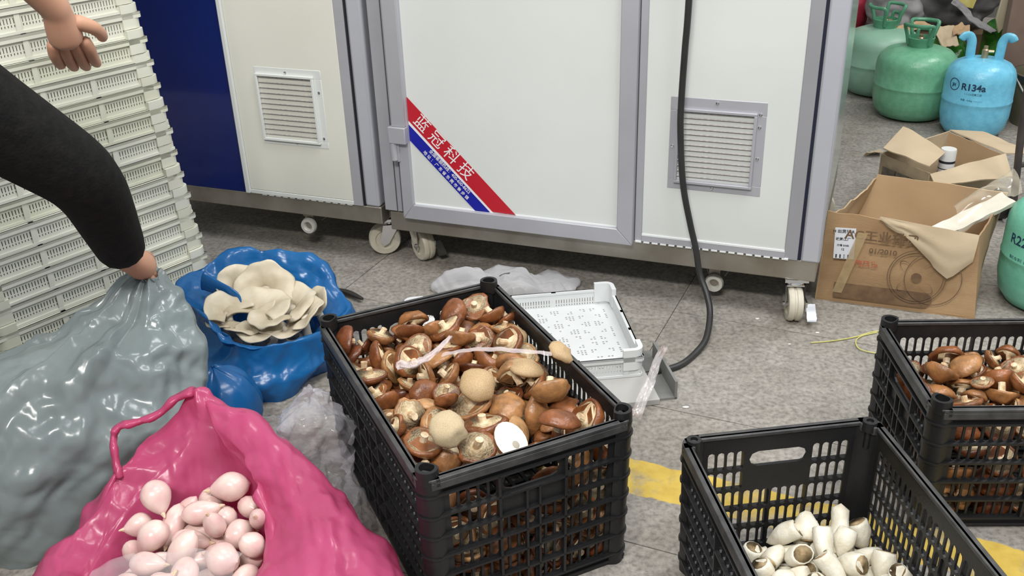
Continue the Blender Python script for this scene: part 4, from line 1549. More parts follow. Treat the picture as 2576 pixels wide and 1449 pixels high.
sp = [fl(1112, 893, .336), fl(1170, 882, .35), fl(1240, 878, .352), fl(1320, 884, .346), fl(1388, 890, .338)]
tag(ribbon('plastic_strip', sp, .014, FILMP, wav=.004), 'long clear plastic strip lying straight across the mushroom heap', 'plastic strip')
sp = [fl(1012, 930, .335), fl(1008, 915, .342), fl(1030, 918, .346), fl(1065, 906, .348), fl(1100, 880, .350), fl(1135, 846, .345)]
tag(ribbon('plastic_strip', sp, (.02, .008), FILMP, up=(.25, -.5, .8), wav=.012, t=.0003), 'short twisted clear plastic strip curling at its end over the mushroom heap', 'plastic strip')

# ------------------------------------------------------------------ carrier bags
def bagmat(name, c1, c2, transl, rough=.25, alpha=1.0, bump=.5):
    return mat(name, c1, c2, rough=rough, scale=5, transl=transl, alpha=alpha, bump=bump, bscale=24, spec=.6, ramp=(.25, .75), stretch=(1, 1, .45))


PINK = bagmat('pink_film', (.60, .085, .21), (.70, .13, .29), .45)
BLUEB = bagmat('blue_film', (.012, .13, .38), (.02, .19, .5), .36)
GREYB = bagmat('grey_film', (.22, .27, .275), (.31, .36, .36), .22, rough=.22, alpha=.88)


def folds(seed, big, small, nfold=7):
    """wrinkles of thin film: long sharp folds running up the bag, flat facets and fine creases"""
    def d(u, v, p):
        a = 2 * math.pi * u
        w = noise.noise(Vector((math.cos(a) * 1.5, math.sin(a) * 1.5, v * 2 + seed)))
        k = big * .55 * tri(u * nfold * 2 + 1.6 * w + seed) * (.4 + .6 * abs(noise.noise(Vector((math.cos(a) * 2, math.sin(a) * 2, seed + v)))) * 2)
        q = Vector((p.x, p.y, p.z * .55))
        k += small * (2.6 * crumpled(q, seed, 6) + 1.6 * crumpled(p, seed + 3, 15) + .6 * crumpled(p, seed + 6, 40))
        return k
    return d


# pink bag
A = lambda x, y, Y: at(x, y, Y)
pink = empty('pink_bag', (-.49, 1.27, 0), 0, 'crumpled pink plastic carrier bag standing open, full of pale bulbs', 'bag')
V3 = Vector
r0 = [V3(p) for p in ((-.54, 1.49, 0), (-.38, 1.44, 0), (-.25, 1.30, 0), (-.22, 1.14, 0), (-.36, 1.0, 0), (-.6, .98, 0), (-.78, 1.1, 0), (-.81, 1.28, 0), (-.76, 1.42, 0), (-.65, 1.49, 0))]
r1 = [V3(p) for p in ((-.54, 1.52, .08), (-.36, 1.45, .09), (-.222, 1.30, .08), (-.18, 1.12, .09), (-.33, .96, .09), (-.6, .94, .07), (-.8, 1.06, .07), (-.83, 1.27, .06), (-.765, 1.40, .07), (-.66, 1.51, .08))]
r2 = [V3(p) for p in ((-.55, 1.53, .20), (-.40, 1.46, .21), (-.28, 1.32, .205), (-.235, 1.13, .20), (-.35, .99, .17), (-.58, .99, .13), (-.76, 1.09, .13), (-.81, 1.27, .12), (-.77, 1.40, .15), (-.67, 1.49, .19))]
r25 = [V3(p) for p in ((-.57, 1.52, .29), (-.47, 1.46, .285), (-.37, 1.33, .255), (-.32, 1.17, .235), (-.40, 1.06, .205), (-.57, 1.04, .16), (-.72, 1.12, .165), (-.77, 1.27, .165), (-.735, 1.38, .19), (-.67, 1.47, .245))]
r3 = [A(481, 987, 1.50), A(540, 1052, 1.46), A(628, 1190, 1.36), A(672, 1345, 1.26), V3((-.42, 1.09, .21)), V3((-.57, 1.08, .17)), V3((-.70, 1.15, .175)), A(222, 1372, 1.29), A(292, 1190, 1.39), A(385, 1110, 1.46)]
r4 = [V3((-.555, 1.455, .25)), V3((-.505, 1.42, .235)), V3((-.425, 1.32, .20)), V3((-.39, 1.2, .18)), V3((-.45, 1.12, .165)), V3((-.57, 1.11, .14)), V3((-.67, 1.17, .14)), V3((-.70, 1.27, .14)), V3((-.66, 1.36, .175)), V3((-.60, 1.42, .22))]
r5 = [V3((-.54, 1.40, .10)), V3((-.49, 1.38, .10)), V3((-.43, 1.31, .09)), V3((-.40, 1.21, .08)), V3((-.45, 1.14, .08)), V3((-.56, 1.13, .07)), V3((-.65, 1.19, .07)), V3((-.67, 1.27, .07)), V3((-.64, 1.34, .08)), V3((-.59, 1.38, .1))]


PF = folds(2.0, .011, .0085, 8)


def pink_disp(u, v, p):
    d = PF(u, v, p)
    return d * (1.0 if v < .8 else .6)


G = loft([r0, r1, r2, r25, r3, r4, r5], 210, 150, True, pink_disp)
o = MB().grid(G - np.array((-.49, 1.27, 0)), 0, True).build('bag_body', PINK, pink, smooth='full', fix=False)
hs = [A(300, 1205, 1.40), A(287, 1150, 1.42), A(284, 1100, 1.445), A(300, 1075, 1.455), A(345, 1064, 1.465), A(400, 1042, 1.48), A(440, 1005, 1.495), A(485, 986, 1.50)]
P = cr([tuple(p) for p in hs], 46, False)
P = [V3(p) - V3((-.49, 1.27, 0)) for p in P]
rr = [.015 + .004 * math.sin(i * .9) * .5 + .006 * max(0, i / 45 - .55) + .007 * max(0, .25 - i / 45) for i in range(46)]
hb = MB().tube(P, rr, 14, flat=.45)
hb.v = [tuple(V3(p) + V3((1, 1, 1)) * .0022 * ridge(V3(p) * 60)) for p in hb.v]
hb.build('handle', PINK, pink, smooth='full')
BM = Matrix.Translation((-.545, 1.262, .062))
for k, s, p, q in heap('pink'):
    p = V3((p.x * 1.05, p.y * 1.15, p.z * .95))
    p.z += .16 * (p.y) + .1 * p.x
    place('pale_bulb', zip(('body', 'tip'), BULB[k]), BM, p, q, s, 'pale peeled bulb inside the pink bag, tinted with its pink light', 'bulb', 'pale bulbs in the pink bag')
# inner clear bag over the front bulbs
gx = []
for j in range(34):
    row = []
    for i in range(40):
        x, y = -.69 + .24 * i / 39, 1.09 + .15 * j / 33
        p = V3((x, y, .205 + .16 * (y - 1.265) + .1 * (x + .545)))
        h = .012 * crumpled(p, 4.0, 22) + .012 - .022 * (abs(i / 19.5 - 1) ** 3 + (j / 33) ** 6)
        row.append((x, y, p.z + h))
    gx.append(row)
tag(MB().grid(np.array(gx)).build('inner_clear_bag', FILM, smooth='full', fix=False), 'crinkled clear inner bag lying over the bulbs in the pink bag', 'plastic film')

# blue bag of oyster mushrooms
blue = empty('blue_bag', (-.62, 2.14, 0), 0, 'blue plastic bag standing open with cream oyster mushrooms inside', 'bag')
bc = V3((-.62, 2.14, 0))


def ringp(c, rx, ry, z, n=10, ph=0.0):
    return [V3((c.x + rx * math.sin(2 * math.pi * k / n + ph), c.y + ry * math.cos(2 * math.pi * k / n + ph), z)) for k in range(n)]


rim = [A(640, 627, 2.34), A(782, 650, 2.33), A(845, 715, 2.27), A(882, 775, 2.2), A(802, 838, 2.06), A(690, 868, 1.985), A(585, 858, 1.99), A(520, 800, 2.05), A(447, 725, 2.19), A(520, 660, 2.30)]
inn = [V3((-.62, 2.30, .15)), V3((-.54, 2.28, .14)), V3((-.49, 2.22, .12)), V3((-.47, 2.15, .10)), V3((-.51, 2.07, .08)), V3((-.58, 2.035, .085)), V3((-.65, 2.05, .09)), V3((-.71, 2.1, .1)), V3((-.74, 2.18, .12)), V3((-.70, 2.26, .14))]
low = [V3((p.x * .9 - .062 * 1, p.y * .9 + .214, .06)) for p in inn]
rm = [V3(((p.x * 1.0), p.y, p.z - .035)) for p in rim]
rm = [bc + (p - bc) * 1.04 for p in rm]
for k in range(10):
    rm[k].z = rim[k].z - .04
G = loft([ringp(bc, .17, .185, 0), ringp(bc, .195, .20, .05), rm, rim, [(rim[k] * .6 + inn[k] * .4) for k in range(10)], inn, low], 190, 130, True, folds(5.0, .010, .0070, 8))
MB().grid(G - np.array(bc), 0, True).build('bag_body', BLUEB, blue, smooth='full', fix=False)
kn = [A(512, 706, 2.19), A(545, 722, 2.175), A(578, 738, 2.16), A(600, 752, 2.15), A(606, 768, 2.13)]
kp = cr([tuple(p) for p in kn], 24, False)
kb = MB().tube([V3(p) - bc for p in kp], [.03 - .023 * (i / 23) ** .7 for i in range(24)], 20, flat=.35)
kb.v = [tuple(V3(p) + V3((0, 0, 1)) * .004 * ridge(V3((p[0] * 20 + p[1] * 60, p[1] * 15, 2)))) for p in kb.v]
kb.build('gathered_corner', BLUEB, blue, smooth='full')

OY = mat('oyster_cap', (.46, .39, .27), (.66, .59, .46), rough=.55, scale=14, bump=.15, bscale=40, sss=.1)


def oyster(px, py, Y, wid, face, tilt, seed, label, dark=False):
    """a wavy fan-shaped cap narrowing into an off-centre stem"""
    o = empty('oyster_mushroom', A(px, py, Y), face, label, 'mushroom', None)
    o.rotation_euler = (tilt, 0, face)
    G = []
    n = 40
    for j in range(16):
        r = j / 15
        row = []
        for i in range(n):
            a = -2.3 + 4.6 * i / (n - 1)
            wv = r ** 2 * (.11 * math.sin(a * 3 + seed) + .16 * noise.noise(V3((a * 1.6, r * 2, seed * 3))))
            R = wid * (.10 + .90 * r) * (1 + .12 * noise.noise(V3((a * 2, seed, 0))) * r)
            z = wid * (.42 * r ** .8 - .5 * r ** 4 * .35 + wv)
            row.append((R * math.sin(a), R * math.cos(a) * .9 + wid * .1, z))
        G.append(row)
    MB().grid(np.array(G), wid * .055).build('cap', OY, o, smooth='full')
    MB().tube([(0, .06 * wid, .1 * wid), (0, -.1 * wid, -.25 * wid), (.05 * wid, -.3 * wid, -.6 * wid), (.03 * wid, -.4 * wid, -.9 * wid)], [.17 * wid, .15 * wid, .19 * wid, .22 * wid], 12).build('stem', mat('oyster_stem', (.6, .53, .42), (.74, .68, .57), rough=.6, scale=18), o, smooth='full')
    return o


for (px, py, Y, w, fc, tl_, sd_, lb) in (
        (668, 735, 2.19, .075, .1, 1.0, 1.0, 'tall cream oyster mushroom standing at the back of the blue bag'),
        (600, 722, 2.2, .055, .5, .9, 2.1, 'small oyster mushroom with a dark curled edge at the back left of the blue bag'),
        (648, 790, 2.11, .085, -.2, .15, 3.2, 'broad central oyster mushroom in the blue bag'),
        (730, 778, 2.14, .075, -.8, .35, 4.4, 'long oyster mushroom lying behind the middle of the blue bag'),
        (765, 800, 2.09, .06, -1.3, .5, 5.3, 'folded oyster mushroom against the right side of the blue bag'),
        (795, 770, 2.15, .05, -1.0, .7, 6.1, 'oyster mushroom half under the right-hand blue film'),
        (575, 790, 2.10, .06, 1.0, .4, 7.7, 'pale-edged oyster mushroom against the left side of the blue bag'),
        (560, 814, 2.085, .045, 1.6, .3, 8.2, 'small oyster mushroom low at the left front of the blue bag'),
        (612, 832, 2.07, .05, 2.6, .25, 9.5, 'split oyster mushroom at the front left rim of the blue bag'),
        (655, 832, 2.065, .055, 3.1, -.2, 10.1, 'oyster mushroom hanging its fluted stem over the front of the blue bag'),
        (712, 830, 2.075, .055, -2.7, 0.0, 11.4, 'rounded oyster mushroom at the front right rim of the blue bag'),
        (690, 800, 2.08, .06, 2.2, -.1, 12.4, 'oyster mushroom wedged in the centre right of the blue bag')):
    oyster(px, py, Y, w, fc, tl_, sd_, lb)

# small tied blue bag in front of it
sb = V3((-.655, 1.84, 0))
G = loft([ringp(sb, .06, .06, 0), ringp(sb, .085, .08, .04), ringp(sb, .085, .08, .09), ringp(sb, .06, .055, .135), ringp(sb, .014, .014, .158), ringp(sb, .001, .001, .164)], 70, 44, True, folds(8, .006, .003, 7))
tag(MB().grid(G, 0, True).build('small_blue_bag', BLUEB, smooth='full', fix=False), 'small closed blue plastic bag squeezed between grey, pink and big blue bags', 'bag')

# big grey bag, gathered at the top
gc = V3((-.83, 1.55, 0))
g0 = [V3(p) for p in ((-.78, 1.75, 0), (-.66, 1.66, 0), (-.66, 1.52, 0), (-.80, 1.49, 0), (-.95, 1.42, 0), (-1.06, 1.47, 0), (-1.06, 1.62, 0), (-.95, 1.74, 0))]
g1 = [V3(p) for p in ((-.78, 1.79, .1), (-.64, 1.70, .1), (-.635, 1.53, .1), (-.79, 1.47, .1), (-.97, 1.39, .1), (-1.1, 1.45, .1), (-1.10, 1.65, .1), (-.96, 1.78, .1))]
g2 = [V3(p) for p in ((-.77, 1.80, .22), (-.635, 1.72, .22), (-.64, 1.60, .23), (-.79, 1.48, .21), (-.96, 1.41, .2), (-1.07, 1.47, .22), (-1.05, 1.66, .24), (-.93, 1.78, .24))]
g3 = [V3(p) for p in ((-.75, 1.80, .33), (-.635, 1.74, .30), (-.66, 1.65, .32), (-.78, 1.55, .34), (-.91, 1.50, .325), (-.97, 1.56, .335), (-.96, 1.67, .34), (-.88, 1.76, .345))]
g4 = [V3(p) for p in ((-.73, 1.79, .40), (-.665, 1.76, .375), (-.68, 1.71, .395), (-.74, 1.67, .40), (-.82, 1.64, .385), (-.85, 1.67, .385), (-.84, 1.72, .39), (-.79, 1.77, .395))]
g5 = [V3(p) for p in ((-.725, 1.78, .43), (-.69, 1.77, .41), (-.70, 1.745, .425), (-.725, 1.735, .43), (-.755, 1.73, .432), (-.765, 1.745, .43), (-.76, 1.765, .432), (-.745, 1.78, .435))]
g6 = [V3((-.72 + .018 * math.sin(k * .785), 1.755 + .018 * math.cos(k * .785), .437)) for k in range(8)]
G = loft([g0, g1, g2, g3, g4, g5, g6], 220, 140, True, folds(11, .016, .0105, 9))
tag(MB().grid(G, 0, True).build('grey_bag', GREYB, smooth='full', fix=False), 'big crumpled pale grey plastic bag gathered at the top, in front of the tray stack', 'bag')


def crumple(name, c, rx, ry, h, m, label, cat, seed, n=70, sharp=.03, sc=11, lean=(0, 0)):
    """a loose heap of crinkled film"""
    rings = []
    for (f, z) in ((1.0, 0), (1.02, .25), (.85, .6), (.5, .9), (.08, 1.0)):
        rings.append([V3((c[0] + rx * f * math.sin(a) + lean[0] * z, c[1] + ry * f * math.cos(a) + lean[1] * z, c[2] + h * z)) for a in [2 * math.pi * k / 9 for k in range(9)]])

    def d(u, v, p):
        return sharp * (1.3 * crumpled(p, seed, sc) + .45 * crumpled(p, seed + 5, sc * 2.6))
    G = loft(rings, n, int(n * .6), True, d)
    G[:, :, 2] = np.maximum(G[:, :, 2], c[2] + .001)
    return tag(MB().grid(G, 0, True).build(name, m, smooth=30, fix=False), label, cat)


FILMC = mat('crinkly_clear_bag', (.74, .74, .8), rough=.1, alpha=.10, edge=.5, spec=1.0, bump=.12, bscale=30)
crumple('clear_bag', (-.40, 1.63, 0), .074, .085, .255, FILMC, 'crumpled clear plastic bag squeezed between the pink bag and the mushroom crate', 'bag', 3.3, sharp=.04, sc=17, n=110)
crumple('clear_bag', (-.335, 1.50, 0), .045, .07, .12, mat('dim_clear_bag', (.5, .5, .54), rough=.15, alpha=.06, edge=.38, spec=.8), 'low dim clear plastic bag against the long side of the mushroom crate', 'bag', 5.1, sharp=.04, sc=14)
crumple('clear_bag', (-.53, 1.74, 0), .08, .06, .115, mat('dim_clear_bag', (.6, .6, .64)), 'flattened clear plastic bag between the blue bag and the pink bag', 'bag', 8.1, sharp=.03, sc=12)
MILK = mat('milky_film', (.74, .74, .77), (.8, .8, .82), rough=.3, alpha=.5, edge=.5, transl=.3, scale=4)
crumple('white_bag', (-.02, 2.49, 0), .20, .08, .055, MILK, 'milky white plastic bag lying flat behind the mushroom crate and the loose tray', 'bag', 1.7, sharp=.026, sc=15, n=110)
# dirty clear film strip folded over the grey board's edge
sp = [fl(1672, 872, .085), fl(1652, 910, .085), fl(1640, 950, .075), fl(1618, 1000, .06), fl(1598, 1050, .03)]
tag(ribbon('film_strip', sp, (.016, .026), mat('dirty_clear_film', (.6, .56, .56), (.3, .2, .17), rough=.15, alpha=.55, scale=22, ramp=(.5, .75), spec=.8), up=(.3, -.3, .9), wav=.012), 'dirty clear plastic film strip hanging over the edge of the grey board', 'plastic film')
# ------------------------------------------------------------------ cardboard boxes
def sheet(p00, p10, p11, p01, nu=14, nv=8, wav=.004, torn=0.0, seed=0.0, bulge=0.0):
    """wall between four corners (bottom 00-10, top 01-11), wavy, with a torn top edge"""
    p00, p10, p11, p01 = (V3(p) for p in (p00, p10, p11, p01))
    nrm = (p10 - p00).cross(p01 - p00).normalized()
    G = []
    for j in range(nv + 1):
        row = []
        v = j / nv
        for i in range(nu + 1):
            u = i / nu
            vv = v * (1 - torn * (.5 + .5 * noise.noise(V3((u * 7, seed, 0))) + .25 * noise.noise(V3((u * 23, seed, 5)))))
            p = (p00 * (1 - u) + p10 * u) * (1 - vv) + (p01 * (1 - u) + p11 * u) * vv
            row.append(tuple(p + nrm * (wav * noise.noise(V3((u * 3, v * 3, seed))) * (u * (1 - u) * 4) ** .5 + bulge * u * (1 - u) * v)))
        G.append(row)
    return np.array(G)


def card(name, parent, off, corners, m, t=.004, **k):
    G = sheet(*corners, **k) - np.array(off)
    return MB().grid(G, t).build(name, m, parent, smooth=25)


bo = V3((.828, 2.383, 0))
bx = empty('cardboard_box', bo, 0, 'open torn cardboard box with a fan printed on its front and a white shipping label', 'box')
fl0, fr0, br0, bl0 = V3((.828, 2.383, 0)), V3((1.205, 2.24, 0)), V3((1.325, 2.50, 0)), V3((.965, 2.64, 0))
fl1, fr1, br1, bl1 = V3((.838, 2.392, .262)), V3((1.185, 2.262, .235)), V3((1.348, 2.47, .262)), V3((1.055, 2.64, .262))
fl0i = fl0
two = [CARD, CARDI]
front = card('front_wall', bx, bo, (fl0, fr0, fr1, fl1), CARD, wav=.006, torn=.04, seed=1.0)
card('left_wall', bx, bo, (bl0, fl0, fl1 + V3((.0, 0, -.02)), bl1), mat('worn_cardboard', (.40, .28, .155), (.5, .37, .22), rough=.85, scale=7, bump=.2, bscale=40), wav=.016, torn=.10, seed=2.3, nu=18)
card('back_wall', bx, bo, (br0, bl0, bl1, br1), CARDI, wav=.008, torn=.02, seed=3.1)
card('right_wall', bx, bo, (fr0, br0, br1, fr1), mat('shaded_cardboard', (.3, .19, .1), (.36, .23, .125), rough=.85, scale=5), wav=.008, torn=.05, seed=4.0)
MB().add([tuple(p - bo + V3((0, 0, .006))) for p in (fl0, fr0, br0, bl0)], [(0, 1, 2, 3)]).build('bottom', CARDI, bx)
# folded-over pale flap hanging on the front
fd = (fr0 - fl0).normalized()
fn_ = V3((fd.y, -fd.x, 0))


def onfront(u, z, out=.004):
    """point on the front wall: u metres from its left edge"""
    return fl0 + fd * u + fn_ * out + V3((0, 0, z))


tp = [onfront(.135, .262, .0), onfront(.375, .234, -.012)]
G = []
for j in range(13):
    v = j / 12
    row = []
    for i in range(21):
        u = i / 20
        lo = [(.0, .03), (.12, .20), (.3, .30), (.45, .50), (.6, .72), (.75, .98), (.80, 1.0), (.9, .8), (1.0, .55)]
        d = np.interp(u, [a for a, _ in lo], [b_ for _, b_ in lo]) * (1 + .06 * noise.noise(V3((u * 22, 0, 4))))
        top = tp[0] * (1 - u) + tp[1] * u
        p = top + V3((0, 0, -.125 * d * v)) + fn_ * (.005 + .02 * math.sin(v * 2.2) * d + .004 * noise.noise(V3((u * 4, v * 4, 1)))) + fd * (-.01 * v * d)
        row.append(tuple(p - bo))
    G.append(row)
MB().grid(np.array(G), .003).build('folded_flap', CARDL, bx, smooth=30)
# print on the front
FM = Matrix((fd, V3((0, 0, 1)), fn_)).transposed().to_4x4()


def ff(u, z, out=.009):
    m = FM.copy()
    m.translation = onfront(u, z, out) - bo
    return m


BROWNI = mat('brown_print', (.12, .068, .036), (.19, .115, .06), rough=.8, scale=30)
REDI = mat('faded_red_print', (.42, .11, .06), rough=.8)
text('lettering', '01/2010', .021, BROWNI, bx, ff(.155, .165, .010), bold=.0004)
text('lettering', 'AC工业排风扇', .034, BROWNI, bx, ff(.165, .205, .0105), bold=.0006)
text('lettering', '欧风扇', .02, REDI, bx, ff(.118, .125, .010), bold=.0005)
b = MB()
for k, (R, du) in enumerate(((.072, 0), (.066, 0), (.07, .04))):
    n = 40
    b.add([V3((du + R * math.cos(2 * math.pi * i / n), R * 1.08 * math.sin(2 * math.pi * i / n), .0)) for i in range(n)] + [V3((du + (R - .0022) * math.cos(2 * math.pi * i / n), (R - .0022) * 1.08 * math.sin(2 * math.pi * i / n), 0)) for i in range(n)], [(i, (i + 1) % n, n + (i + 1) % n, n + i) for i in range(n)])
for k in range(4):
    a0 = k * math.pi / 2 + .3
    pts_ = []
    for i in range(15):
        t_ = i / 14
        rr_ = .012 + .048 * math.sin(math.pi * t_)
        aa = a0 + 1.0 * t_
        pts_.append((rr_ * math.cos(aa), rr_ * math.sin(aa)))
    n = len(pts_)
    b.add([V3((x, y, 0)) for x, y in pts_] + [V3((x * .95, y * .95, 0)) for x, y in pts_], [(i, i + 1, n + i + 1, n + i) for i in range(n - 1)])
b.lathe([(.013, 0), (.0, .0006)], 14)
fo = b.build('fan_print', BROWNI, bx, fix=False)
fo.matrix_local = ff(.245, .105, .011)
b = MB()
n = 12
cap = [(.225 + .022 * math.sin(math.pi * k / n), .022 * math.cos(math.pi * k / n)) for k in range(n + 1)]
b.prism([(0, .022)] + cap + [(0, -.022)], 0, .0006)
o = b.build('print_bar', BROWNI, bx)
o.matrix_local = ff(.045, .042, .011) @ Matrix.Rotation(-math.pi / 2, 4, 'X') @ Matrix.Rotation(math.radians(0), 4, 'Y')
lab = MB().box((-.026, -.044, 0), (.026, .044, .0008)).build('shipping_label', mat('white_label', (.74, .75, .8), (.68, .7, .75), rough=.5, scale=9), bx)
lab.matrix_local = ff(.058, .178, .009) @ Matrix.Rotation(.05, 4, 'Z')
for k, (tx, sz, y) in enumerate((('H 出货单 R', .011, .034), ('收货:工厂', .009, .012), ('单号 0102', .007, -.006), ('12', .008, -.017), ('▮▮▯▮', .010, -.036))):
    text('lettering', tx, sz, INKB, lab, Matrix.Translation((-.004, y, .0011)), bold=.0002)
TAPE = mat('packing_tape', (.45, .33, .17), (.52, .4, .22), rough=.18, alpha=.6, scale=12)
for (u0_, z0_, u1_, z1_, wd) in ((.10, .215, .055, .035, .024),):
    a_, c_ = onfront(u0_, z0_, .013) - bo, onfront(u1_, z1_, .013) - bo
    G = []
    for j in range(24):
        v = j / 23
        G.append([tuple(a_ * (1 - v) + c_ * v + fd * (wd * (i / 4 - .5)) + fn_ * (.003 * noise.noise(V3((v * 9, i, 2))))) for i in range(5)])
    MB().grid(np.array(G)).build('tape', TAPE, bx, smooth='full', fix=False)
# film and a foam strip sticking out of the box
G = []
for j in range(26):
    row = []
    for i in range(40):
        u, v = i / 39, j / 25
        p = V3((1.15, 2.33, .225)) * (1 - u) + V3((1.345, 2.43, .29)) * u + V3((.02, .12, .0)) * (v - .4)
        p.z += .035 * math.sin(v * 3) + .02 * crumpled(p, 3.0, 16) + .01
        row.append(tuple(p))
    G.append(row)
tag(MB().grid(np.array(G)).build('film_sheet', mat('amber_clear_film', (.7, .62, .48), rough=.1, alpha=.1, edge=.5, spec=1.0), smooth=30, fix=False), 'crinkled clear film bulging out of the right end of the big cardboard box', 'plastic film')
G = []
for j in range(5):
    G.append([tuple(V3((1.115, 2.30, .215)) * (1 - i / 19) + V3((1.335, 2.40, .262)) * (i / 19) + V3((-.018, .045, .008)) * (j / 4) + V3((0, 0, .005 * noise.noise(V3((i * .3, j, 0)))))) for i in range(20)])
tag(MB().grid(np.array(G), .012).build('foam_strip', mat('pale_foam', (.62, .58, .48), (.7, .66, .57), rough=.7, scale=20)), 'pale flat foam strip wrapped in film inside the big cardboard box', 'foam')

# smaller box behind
b2o = V3((1.23, 2.93, 0))
b2 = empty('cardboard_box', b2o, 0, 'smaller open cardboard box with flaps folded out, behind the torn one', 'box')
q = dict(fl=V3((1.215, 3.04, 0)), fm=V3((1.30, 2.85, 0)), fr=V3((1.60, 3.00, 0)), bm=V3((1.50, 3.20, 0)))
up = V3((0, 0, .175))
card('left_wall', b2, b2o, (q['fl'], q['fm'], q['fm'] + up, q['fl'] + up), mat('printed_cardboard', (.22, .17, .11), (.36, .28, .18), rough=.8, scale=14), seed=5.0)
card('front_wall', b2, b2o, (q['fm'], q['fr'], q['fr'] + up, q['fm'] + up * .96), CARDL, seed=6.0)
card('back_wall', b2, b2o, (q['bm'], q['fl'], q['fl'] + up * 1.02, q['bm'] + up * 1.1), CARDL, seed=7.0)
card('right_wall', b2, b2o, (q['fr'], q['bm'], q['bm'] + up * 1.1, q['fr'] + up), CARDI, seed=8.0, torn=.03)
ft = [at(2222, 372, 3.02), at(2338, 418, 2.86), at(2380, 378, 2.97), at(2282, 316, 3.14)]
card('flap', b2, b2o, (ft[0], ft[1], at(2378, 384, 2.98), at(2272, 318, 3.12)), CARDL, seed=9.0, bulge=.03)
card('flap', b2, b2o, (q['fm'] + up * .97, q['fr'] + up, at(2545, 445, 2.90), at(2352, 470, 2.76)), CARDL, seed=10.0, wav=.006)
card('flap', b2, b2o, (q['fr'] + up, q['bm'] + up * 1.1, q['bm'] + up * 1.0 + V3((.13, .02, 0)), q['fr'] + up + V3((.12, .01, -.01))), CARDL, seed=11.0, torn=.1)
for k, (tx, sz) in enumerate((('▤ ▥ ▤', .03), ('▦ ▩', .026))):
    pass
dl = (q['fm'] - q['fl']).normalized()
dn = V3((dl.y, -dl.x, 0))
LM = Matrix((dl, V3((0, 0, 1)), dn)).transposed().to_4x4()
for k in range(3):
    o = MB().box((-.022, -.018, 0), (.022, .018, .0008)).box((-.03, -.026, -.0002), (.03, .026, .0003)).build('printed_panel', mat('dark_carton_print', (.06, .05, .04), (.13, .11, .08), rough=.8, scale=30), b2)
    m = LM.copy()
    m.translation = q['fl'] + dl * (.05 + .055 * k) + V3((0, 0, .115)) + dn * .007 - b2o
    o.matrix_local = m
cn = empty('white_can', V3((1.425, 3.02, 0)) , 0, 'white cylindrical can with dark print standing in the smaller cardboard box', 'can')
MB().lathe([(.0, .006), (.024, .006), (.025, .012), (.025, .188), (.0235, .193), (.0, .193)], 24).build('body', mat('can_white', (.7, .7, .68), rough=.35), cn)
MB().lathe([(.0252, .148), (.0252, .156)], 24).lathe([(.0252, .128), (.0252, .131)], 24).lathe([(.0252, .112), (.0252, .115)], 24).lathe([(.0252, .098), (.0252, .101)], 24).build('print_bands', INKB, cn, fix=False)
# scrap of carton and bits on the floor
tag(MB().grid(sheet(fl(2172, 392, .004), fl(2215, 375, .004), fl(2222, 384, .02), fl(2180, 384, .02), nu=8, nv=3, wav=.01), .002).build('paper_scrap', CARDL), 'narrow torn paper scrap on the floor beside the smaller box', 'scrap')

# ------------------------------------------------------------------ refrigerant cylinders
def cylinder(loc, r, h, m, label, rz=0.0, twin=False, dm=None):
    c = empty('gas_cylinder', loc, rz, label, 'gas cylinder', 'refrigerant cylinders')
    prof = [(0, .004), (r * .55, .0), (r * .78, .012), (r * .93, .04), (r * .995, .085), (r, .12), (r, h * .46), (r * 1.012, h * .47), (r * 1.012, h * .485), (r, h * .495), (r, h * .72), (r * .985, h * .80), (r * .93, h * .87), (r * .80, h * .935), (r * .6, h * .975), (r * .35, h * .995), (0, h)]
    MB().lathe(prof, 48).build('body', m, c, smooth='full')
    v = MB().lathe([(.012, h - .004), (.012, h + .03), (.008, h + .034), (.008, h + .045), (0, h + .046)], 12).tube([(0, 0, h + .025), (.03, 0, h + .025)], .006, 8)
    v.build('valve', mat('brass_valve', (.5, .4, .25), rough=.35, metal=.8), c)
    k = r / .155
    if twin:
        for s in (-1, 1):
            pts_ = [V3((s * .05, 0, h - .014)), V3((s * .052, 0, h + .03)), V3((s * .054, 0, h + .062)), V3((s * .066, -.004, h + .082)), V3((s * .083, -.008, h + .08)), V3((s * .092, -.01, h + .066))]
            MB().tube(cr([tuple(p) for p in pts_], 22, False), [.017] * 16 + [.018] * 4 + [.017, .012], 12, flat=.55, up=(1, 0, 0)).build('handle', m, c)
    else:
        b = MB()
        # collar: ring, two uprights bands and a flared guard with windows
        b.lathe([(.046 * k, h - .012), (.05 * k, h + .02), (.046 * k, h + .02), (.042 * k, h - .012)], 28, close=True)
        # two flared band loops with open windows, and a lower hoop
        for a0, a1, zt, rt in ((-.75, 1.0, .088, .072), (2.2, 4.1, .088, .072), (-.35, .55, .055, .06)):
            pp = [(.048, a0, .01), (.056, a0, zt * .5), (rt - .003, a0 + .04, zt * .9), (rt, a0 + .16, zt)]
            pp += [(rt, a0 + .16 + (a1 - a0 - .32) * i / 6, zt) for i in range(1, 6)]
            pp += [(rt, a1 - .16, zt), (rt - .003, a1 - .04, zt * .9), (.056, a1, zt * .5), (.048, a1, .01)]
            P_ = cr([(q_[0] * k * math.cos(q_[1]), q_[0] * k * math.sin(q_[1]), h + q_[2] * k) for q_ in pp], 54, False)
            b.tube(P_, .0075 * k, 8)
        b.lathe([(.05 * k, h + .018), (.053 * k, h + .034), (.049 * k, h + .036), (.046 * k, h + .02)], 28, close=True)
        b.build('valve_guard', dm or m, c)
    return c


